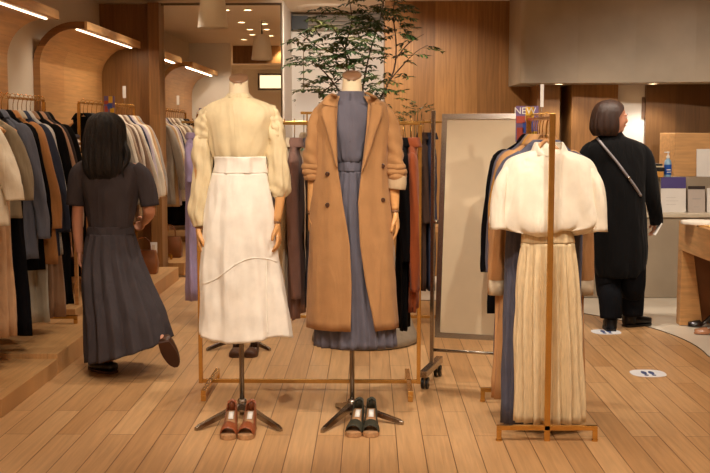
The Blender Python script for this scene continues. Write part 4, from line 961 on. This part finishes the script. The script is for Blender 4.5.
b = B(); box(b, -.02, .016, -.0345, -.0325, .06, .068); box(b, -.016, .02, -.0345, -.0325, .04, .046); link('label_text', b, M_PAPER, t, smooth=False)
b = B(); lathe(b, [(.015, .165), (.015, .185), (.006, .19), (.006, .21), (.012, .212), (.012, .222), (.0001, .223)], seg=18); box(b, -.034, 0, -.005, .005, .212, .221); link('pump', b, M_PAPER, t)
zz0 = zt
for i, (m_, th, nm, lb, dx) in enumerate(((mat('orange paper', (206, 150, 70), .6), .05, 'box_file', 'ochre box at the bottom of the counter stack', 0), (M_BLACK, .035, 'tray', 'black tray in the middle of the counter stack', .01), (mat('cream paper', (212, 196, 160), .6), .012, 'notebook', 'cream notebook between the black trays', 0), (M_BLACK, .018, 'tray', 'thin black tray topmost of the counter stack', -.01))):
    b = B(); xs = at(646, 170, D2-.1).x; box(b, xs-.12+dx, xs+.13+dx, D2-.2, D2+.0, zz0, zz0+th); zz0 += th+.001
    tag(link(nm, b, m_, None, smooth=False, bevel=.004), lb, nm.replace('_', ' '), 'stack on the counter')
p = at(644, 107, 10.29); b = B(); box(b, p.x-.02, p.x+.025, 10.28, 10.299, at(644, 118, 10.29).z, at(644, 97, 10.29).z)
tag(link('wall_plaque', b, mat('plaque brown', (120, 92, 72), .5), None, smooth=False), 'small brown plaque at the edge of the white service wall', 'plaque')
# ------------------------------------------------------------------ oak display table at right
ct = fl(676, 323); zt2 = .775
t = thing('display_table', 'thick oak display table with slab leg at the right edge', 'table', (ct.x, 0, 0))
y1_, y0_ = ct.y, ct.y-1.9
b = B(); box(b, 0, 1.6, y0_, y1_, zt2-.215, zt2); link('tabletop', b, M_OAKH, t, smooth=False, bevel=.004)
for ys_, s in ((y1_, -1), (y0_, 1)):
    if s == 1: continue
    b = B(); prism(b, [(0, 0), (.17, 0), (.085, zt2-.216), (0, zt2-.216)], 'y', y1_-.1, y1_); link('leg', b, M_OAK, t, smooth=False, bevel=.003)
    b = B(); prism(b, [(0.17, 0), (1.43, 0), (1.515, zt2-.216), (.085, zt2-.216)], 'y', y1_-.03, y1_-.005); link('back_panel', b, mat('brown panel', (140, 90, 50), .5, var=.15, scale=6), t, smooth=False)
    b = B(); prism(b, [(1.43, 0), (1.6, 0), (1.6, zt2-.216), (1.515, zt2-.216)], 'y', y1_-.1, y1_); link('leg', b, M_OAK, t, smooth=False, bevel=.003)
for x in (1.3,):
    b = B(); box(b, 1.45, 1.6, y0_, y0_+.1, 0, zt2-.216); link('leg', b, M_OAK, t, smooth=False, bevel=.003)
# accessories on the table
for i, (px, py, c) in enumerate(((700, 224, (210, 200, 186)), (707, 227, (206, 170, 100)))):
    p = fl(px, py, zt2); t = thing('scarf' if i == 0 else 'necklace', ['pale folded scarf lying on the oak display table', 'brass chain necklace laid on the oak display table'][i], ['scarf', 'necklace'][i], (p.x, p.y, zt2))
    if i == 0:
        b = B(); shell(b, [(.025, 0, 0, .10, .10, .002), (.022, 0, 0, .13, .13, .004), (.0, 0, 0, .135, .135, .004)], 40, 8, folds=(5, 0)); bmesh.ops.holes_fill(b, edges=b.edges, sides=60); link('folded_cloth', b, cloth('pale scarf', c), t)
    else:
        b = B(); tube(b, [(.07*math.cos(a_*PI/12), .05*math.sin(a_*PI/12), .005) for a_ in range(24)], .004, 6); link('chain', b, M_BRASS, t)
# shoes on the pale floor
M_BOOT = mat('matt black leather', (14, 12, 12), .45, var=0, spec=.3)
M_SHB = mat('glossy black leather', (22, 17, 17), .14, var=0, spec=.8); M_SHT = mat('glossy nude leather', (176, 124, 92), .15, var=.05, spec=.8)
q = fl(700, 327); shoe((q.x+.03, q.y+.02, 0), -1.75, M_SHB, 'glossy black court shoe on the pale floor by the table leg', 'court shoes by the table', M_SHB, peep=False, heel=.07, plat=.006, name='court_shoe', W=.036)
q = fl(706, 334); shoe((q.x+.03, q.y+.0, 0), -1.75, M_SHT, 'nude court shoe on the pale floor in front of the black one', 'court shoes by the table', M_SHT, peep=False, heel=.07, plat=.006, name='court_shoe', W=.036)
# ------------------------------------------------------------------ floor stickers
def sticker(px, py, lb, w_=.105, h=.1):
    p = fl(px, py); t = thing('floor_sticker', lb, 'sticker', (p.x, p.y, 0))
    b = B(); pts = []
    for i in range(28):
        a = 2*PI*i/28; pts.append((w_*math.copysign(abs(math.cos(a))**.75, math.cos(a)), h*math.copysign(abs(math.sin(a))**.75, math.sin(a))))
    prism(b, pts, 'z', .0005, .002); link('sticker_base', b, mat('sticker white', (226, 228, 232), .5, var=.02), t, smooth=False)
    b = B()
    for sx in (-.022, .022):
        pts = [(sx+.016*math.cos(2*PI*i/16), .012+.042*math.sin(2*PI*i/16)) for i in range(16)]; prism(b, pts, 'z', .002, .003)
        pts = [(sx+.013*math.cos(2*PI*i/16), -.052+.016*math.sin(2*PI*i/16)) for i in range(16)]; prism(b, pts, 'z', .002, .003)
    link('footprint_mark', b, mat('sticker blue', (52, 74, 128), .5, var=.02), t, smooth=False)
sticker(648, 373.5, 'white floor sticker with blue footprints on the wood at right')
sticker(606, 332, 'white floor sticker at the heels of the person in black')
# ------------------------------------------------------------------ people
def head(bm, c, fwd, s=1.0, chin=.0):
    """solid head centred at c facing fwd (skull, jaw, nose, ears, lips)"""
    c = Vector(c); f = Vector(fwd).normalized(); up = Vector((0, 0, 1)); r = f.cross(up).normalized(); up = r.cross(f)
    M4 = Matrix((r, f, up)).transposed().to_4x4(); M4.translation = c
    def add(p, rad, rot=0):
        bmesh.ops.create_uvsphere(bm, u_segments=20, v_segments=14, radius=1, matrix=M4 @ Matrix.Translation(Vector(p)*s) @ Matrix.Rotation(rot, 4, 'X') @ Matrix.Diagonal((rad[0]*s, rad[1]*s, rad[2]*s, 1)))
    add((0, -.012, .03), (.073, .09, .082)); add((0, .018, -.015), (.062, .072, .085)); add((0, .048, -.07), (.036, .036, .036)); add((0, .035, -.045), (.05, .045, .04))
    add((0, .092, -.012), (.011, .016, .018)); add((0, .084, .008), (.008, .012, .03), -.2); add((0, .082, -.044), (.02, .009, .006)); add((0, .081, -.052), (.018, .009, .006))
    for e in (-1, 1):
        add((e*.03, .072, .028), (.02, .012, .007)); add((e*.072, -.004, .0), (.008, .016, .028), .15); add((e*.032, .06, -.018), (.02, .018, .016))
    return M4
def face_bits(M4, t, s=1.0):
    for e in (-1, 1):
        b = B(); bmesh.ops.create_uvsphere(b, u_segments=12, v_segments=8, radius=1, matrix=M4 @ Matrix.Translation(Vector((e*.029, .0795, .012))*s) @ Matrix.Diagonal((.0115, .006, .006, 1))); link('eye', b, mat('eye white', (226, 216, 206), .3, var=0), t)
        b = B(); bmesh.ops.create_uvsphere(b, u_segments=12, v_segments=8, radius=1, matrix=M4 @ Matrix.Translation(Vector((e*.029, .0845, .012))*s) @ Matrix.Diagonal((.005, .0025, .0052, 1))); link('iris', b, mat('iris', (40, 26, 18), .2, var=0), t)
        b = B(); tube(b, [M4 @ Vector((e*.013, .0865, .032)), M4 @ Vector((e*.03, .086, .037)), M4 @ Vector((e*.045, .076, .031))], .0025, 6); link('eyebrow', b, M_HAIRN, t)
    b = B(); tube(b, spline([tuple(M4 @ Vector(p)) for p in ((-.021, .082, -.048), (-.008, .0915, -.045), (0, .0905, -.047), (.008, .0915, -.045), (.021, .082, -.048))], 12), .0042, 8, flat=1.3); link('lips', b, mat('lips', (170, 90, 80), .4, var=0), t)
# ---------- woman in the long grey dress (left)
DW = 6.5
def WA(px, py, D=DW): return at(px, py, D)
wo = WA(112, 260); gx = fl(110, 372)
W0 = Vector((gx.x, DW, 0))
t = thing('person', 'woman seen from behind in a long grey short-sleeved dress walking between the left racks', 'person', tuple(W0))
def wl(px, py, D=DW): return at(px, py, D)-W0
b = B()
hc = wl(106, 131, 6.5); fwd = Vector((-.25, 1, -.05)); M4 = head(b, hc, fwd, 1.0)
stube(b, [hc+Vector((.0, -.02, -.04)), hc+Vector((.005, -.02, -.1)), wl(110, 166), wl(111, 180)], [.05, .047, .055, .06], 12, 16)
stube(b, [wl(110, 160), wl(111, 172), wl(111, 190), wl(111, 215), wl(110, 228), wl(110, 245), wl(110, 262)], [.045, .085, .1, .085, .08, .1, .09], 24, 20, flat=.7)
for s_, P, Rr in ((-1, [wl(94, 168), wl(84, 170), wl(80, 190), wl(77.5, 214), wl(78, 236), wl(79.5, 252)], [.035, .04, .038, .034, .03, .023]),
                  (1, [wl(126, 168), wl(138, 172), wl(145, 190), wl(149, 210), wl(148, 216, 6.62), wl(144, 222, 6.74)], [.035, .04, .038, .036, .032, .024])):
    stube(b, P, Rr, 26, 16)
    d = (P[-1]-P[-2]).normalized(); hand(b, P[-1]-d*.005, d, (s_*-.3, .9, .2), (-s_, 0, -.1), .35, .9)
# legs: left foot planted, right foot trailing and lifted
lf = fl(104, 371)-W0; rf = wl(168, 350, 6.28)
stube(b, [wl(102, 255), Vector((lf.x+.03, .02, .42)), Vector((lf.x+.01, .03, .09)), Vector((lf.x, .0, .05))], [.09, .058, .035, .034], 22, 16)
stube(b, [wl(118, 255), Vector((rf.x*.42, .0, .46)), rf+Vector((-.085, .05, .12)), rf+Vector((-.01, .0, .03))], [.08, .05, .031, .03], 22, 16)
voxel(b, 'body', .0055, M_SKIN, t, 2)
face_bits(M4, t)
M_DR = cloth('dark grey dress', (68, 62, 65), rough=.8)
def wk(px0, px1, py, b_3, amp=0., D=DW):
    p0 = wl(px0, py, D); p1 = wl(px1, py, D); return (p0.z, (p0.x+p1.x)/2, D-DW, (p1.x-p0.x)/2, b_3, amp)
b = B(); shell(b, [wk(99, 122, 160, .06), wk(90, 133, 163, .08), wk(82, 141, 167.5, .09), wk(80, 143, 175, .1), wk(82, 141, 190, .12, .003), wk(86, 137, 208, .115, .005), wk(88, 134, 222, .108, .006), wk(88.5, 133, 227, .105, .003)], 72, 26, folds=(8, 0), seed=8); dr = link('dress_bodice', b, M_DR, t, solid=.003)
for P in ([wl(88, 167), wl(80, 174), wl(77, 188), wl(75, 205)], [wl(134, 168), wl(142, 176), wl(147, 190), wl(149.5, 206)]):
    b = B(); stube(b, P, [.05, .058, .058, .056], 14, 20, cap=False, wob=lambda u, a: .003*math.sin(3*a+4*u)); link('dress_sleeve', b, M_DR, t, solid=.003)
b = B(); shell(b, [wk(88, 133.5, 226, .108, .001), wk(87.5, 134, 234, .112, .001)], 60, 6); link('waistband', b, M_DR, t, solid=.004)
p1 = WA(166, 345, 6.38)-W0
b = B(); shell(b, [wk(87.5, 134, 233, .112, .004), wk(84, 140, 255, .15, .008, 6.48), wk(84, 151, 285, .20, .012, 6.45), wk(86, 163, 318, .25, .014, 6.42), wk(88, 171, 354, .29, .018, 6.40)], 200, 30, folds=(15, 0), pleat=True, seed=14, tilt=.28); link('dress_skirt', b, M_DR, t, solid=.003)
# long hair
b = B(); rings = []; rh = random.Random(3)
hk = [(112, 103, 108, .02), (113.5, 97, 114, .06), (118, 90, 120, .09), (126, 87, 124, .105), (138, 85, 125.5, .108), (150, 84, 127, .1), (162, 84, 128, .095), (172, 87, 126, .085), (179, 92, 122, .06), (182, 97, 118, .03)]
shell(b, [(wl(0, y_).z, (wl(a_, y_).x+wl(c_, y_).x)/2, -.01-.035*min(1, max(0, (y_-130)/40)), (wl(c_, y_).x-wl(a_, y_).x)/2, d_, .006) for (y_, a_, c_, d_) in hk], 120, 40, folds=(19, 0), seed=6, hemwave=.012)
bmesh.ops.holes_fill(b, edges=b.edges, sides=130); link('hair', b, M_HAIRB, t)
b = B(); stube(b, [wl(121, 138, 6.48), wl(126, 150, 6.46), wl(127, 160, 6.44), wl(122, 170, 6.42), wl(124, 178, 6.42)], [.02, .02, .018, .012, .003], 20, 10, wob=lambda u, a: .003*math.sin(4*a+9*u)); link('hair_lock', b, M_HAIRB, t)
# shoes of the woman (worn: children of the person)
def worn(P, toe, m, nm, t, w_=.04, L_=.235, up=Vector((0, 0, 1)), hgt=.055):
    d = Vector(toe).normalized(); s = d.cross(up).normalized(); u = s.cross(d); b = B(); rings = []
    for k in range(14):
        f = k/13; c = Vector(P)+d*(f*L_-.05); ww = w_*(.7+.3*math.sin(PI*min(1, f*1.1))) * (1 if f < .8 else math.sqrt(max(.05, 1-((f-.8)/.21)**2))); hh = hgt*(1-.55*f) if f > .25 else hgt
        rings.append([c+s*ww*math.copysign(abs(math.cos(a))**.7, math.cos(a))+u*(hh/2+hh/2*math.copysign(abs(math.sin(a))**.7, math.sin(a))) for a in [2*PI*j/16 for j in range(16)]])
    stitch(b, rings, True, True, True); o = link(nm, b, m, t)
    b = B(); rings = []
    for k in range(14):
        f = k/13; c = Vector(P)+d*(f*L_-.05); ww = w_*1.04*(.7+.3*math.sin(PI*min(1, f*1.1))) * (1 if f < .8 else math.sqrt(max(.05, 1-((f-.8)/.21)**2)))
        rings.append([c-s*ww-u*.012, c+s*ww-u*.012, c+s*ww+u*.002, c-s*ww+u*.002])
    stitch(b, rings, True, True, True); link('sole', b, mat('brown rubber sole', (74, 44, 30), .6) if nm == 'shoe' else M_BLACK, o, smooth=False)
worn((lf.x+.04, -.12, .014), (-.75, .6, 0), mat('black leather', (0, 0, 0)), 'shoe', t, .045)
worn(rf+Vector((-.005, -.01, .02)), (.18, .42, -.62), M_BRN, 'shoe', t, .045, .215, up=Vector((0, .8, .6)))
# ---------- person in black (right)
DP = 7.9
gp = fl(618, 330); Q0 = Vector((at(618, 200, DP).x, DP, 0))
t = thing('person', 'person in long black coat and boots with grey crossbody strap, by the counter', 'person', tuple(Q0))
def ql(px, py, D=DP): return at(px, py, D)-Q0
b = B(); hc = ql(614, 118, 7.9); fwd = Vector((.97, .12, -.1)); M4 = head(b, hc, fwd, 1.0)
stube(b, [hc+Vector((-.015, .0, -.05)), hc+Vector((-.01, .0, -.1)), ql(611, 142), ql(613, 155)], [.05, .05, .055, .06], 12, 16)
stube(b, [ql(613, 140), ql(614, 152), ql(615, 175), ql(617, 205), ql(620, 230), ql(620, 250)], [.045, .085, .1, .1, .11, .1], 24, 20, flat=.7)
for s_, P, Rr in ((-1, [ql(598, 148), ql(590, 153), ql(586, 175), ql(588, 198), ql(597, 212, 8.02), ql(604, 214, 8.1)], [.035, .038, .036, .034, .03, .024]),
                  (1, [ql(632, 146), ql(641, 152), ql(646, 172), ql(650, 196), ql(653, 212, 7.93), ql(653.5, 222, 7.96)], [.035, .038, .036, .034, .03, .024])):
    stube(b, P, Rr, 26, 16); d = (P[-1]-P[-2]).normalized(); hand(b, P[-1]-d*.005, d if s_ < 0 else (d+Vector((.1, .1, 0))), (0, .9, .2), (-s_, 0, -.1), .45, .92)
la = fl(610, 330)-Q0; ra = fl(632, 324)-Q0
stube(b, [ql(610, 248), ql(608, 285), Vector((la.x, -.08, .16)), Vector((la.x, -.09, .06))], [.08, .05, .035, .033], 20, 16)
stube(b, [ql(630, 248), ql(632, 285), Vector((ra.x-.03, .06, .16)), Vector((ra.x-.04, .07, .06))], [.08, .05, .035, .033], 20, 16)
voxel(b, 'body', .0055, M_SKIN, t, 2); face_bits(M4, t)
M_BK = cloth('black wool', (26, 25, 27), rough=.95, sheen=.05); M_TR = cloth('black trousers', (30, 32, 40))
def qk(px0, px1, py, b_3, amp=0., cy=0):
    p0 = ql(px0, py); p1 = ql(px1, py); return (p0.z, (p0.x+p1.x)/2, cy, (p1.x-p0.x)/2, b_3, amp)
b = B(); shell(b, [qk(600, 622, 132.5, .06), qk(598, 626, 137, .08), qk(592, 637, 141, .1), qk(585, 645, 147, .115), qk(583, 648, 158, .125), qk(585, 645, 190, .14, .004), qk(586, 646, 220, .15, .006), qk(588, 647, 250, .155, .008), qk(592, 645, 268, .15, .01), qk(596, 640, 276, .14, .01)], 96, 34, folds=(7, 0), seed=51); bmesh.ops.holes_fill(b, edges=b.edges, sides=3); link('coat', b, M_BK, t, solid=.004)
for P in ([ql(594, 147), ql(587, 155), ql(584.5, 175), ql(586, 200), ql(596, 212, 8.0), ql(603, 214, 8.08)], [ql(636, 147), ql(644, 156), ql(649, 176), ql(653, 198), ql(655.5, 214, 7.93), ql(656, 223, 7.95)]):
    b = B(); stube(b, P, [.05, .06, .06, .055, .05, .048], 22, 20, cap=False, wob=lambda u, a: .003*math.sin(3*a+9*u)); link('coat_sleeve', b, M_BK, t, solid=.004)
for A_, K_, x_, yb in ((ql(609, 255), ql(608.5, 285), la.x, -.08), (ql(630, 255), ql(632, 285), ra.x-.03, .06)):
    b = B(); stube(b, [A_, K_, Vector((x_, yb*.8, .24)), Vector((x_, yb, .09))], [.115, .095, .085, .078], 18, 20, cap=False, wob=lambda u, a: .003*math.sin(3*a+9*u)); link('trouser_leg', b, M_TR, t, solid=.003)
for x_, yb, toe, in ((la.x, -.09, (.05, .6, 0)), (ra.x-.04, .07, (.8, .35, 0))):
    b = B(); stube(b, [(x_, yb, .24), (x_, yb, .14), (x_, yb, .02)], [.055, .052, .045], 10, 18); bo = link('boot_shaft', b, M_BOOT, t)
    worn((x_, yb, .014), toe, M_BOOT, 'boot', t, .046, .24, hgt=.09)
# bob hair with the face left free
face_a = math.atan2(fwd.x, -fwd.y)
b = B(); pts = [(99.5, .012, .012, .0), (101, .055, .06, .0), (105, .09, .098, .0), (111, .108, .122, .002), (119, .115, .135, .004), (127, .115, .14, .006), (132, .105, .13, .006), (136, .085, .11, .006)]
def hair_gap(u): g = max(0.001, min(1.32, (u-.17)*3.6)); return (g, g)
K2 = [(ql(611, y_).z, 0, 0, a_, b_4, am) for y_, a_, b_4, am in pts]
V = shell(b, K2, 96, 30, folds=(17, 0), seed=9, gap=hair_gap, wr=.003)
rot = Matrix.Translation((hc.x-.035, hc.y-.005, 0)) @ Matrix.Rotation(math.atan2(fwd.y, fwd.x)+PI/2, 4, 'Z')
for v in b.verts: v.co = rot @ v.co
bmesh.ops.remove_doubles(b, verts=b.verts, dist=.0008); link('hair', b, M_HAIRN, t, solid=.012)
# crossbody strap over the back
tb_ = bvh(next(o for o in t.children if o.name.startswith('coat') and 'sleeve' not in o.name))
q = drape(tb_, chain([(597, 138), (606, 149), (616, 161), (625, 173), (634, 185), (641, 196)], 26), tuple(Q0), .006)
if len(q) > 3:
    b = B(); tube(b, [tuple(v) for v in q], .010, 8, flat=1.0); link('bag_strap', b, mat('grey strap', (128, 122, 124), .5), t)
    b = B(); ball(b, q[int(len(q)*.68)]-Vector((0, .006, 0)), .013); link('strap_buckle', b, M_CHROME, t)
ph = ql(657.5, 229, 7.93)+Q0
b = B(); box(b, -.012, .012, -.035, .035, -.05, .05, Matrix.Translation(ph) @ Matrix.Rotation(.5, 4, 'Y') @ Matrix.Diagonal((.35, 1, 1, 1)))
tag(link('phone', b, M_PAPER, None, smooth=False, bevel=.002), 'small white phone held in the hand of the person in black', 'phone')
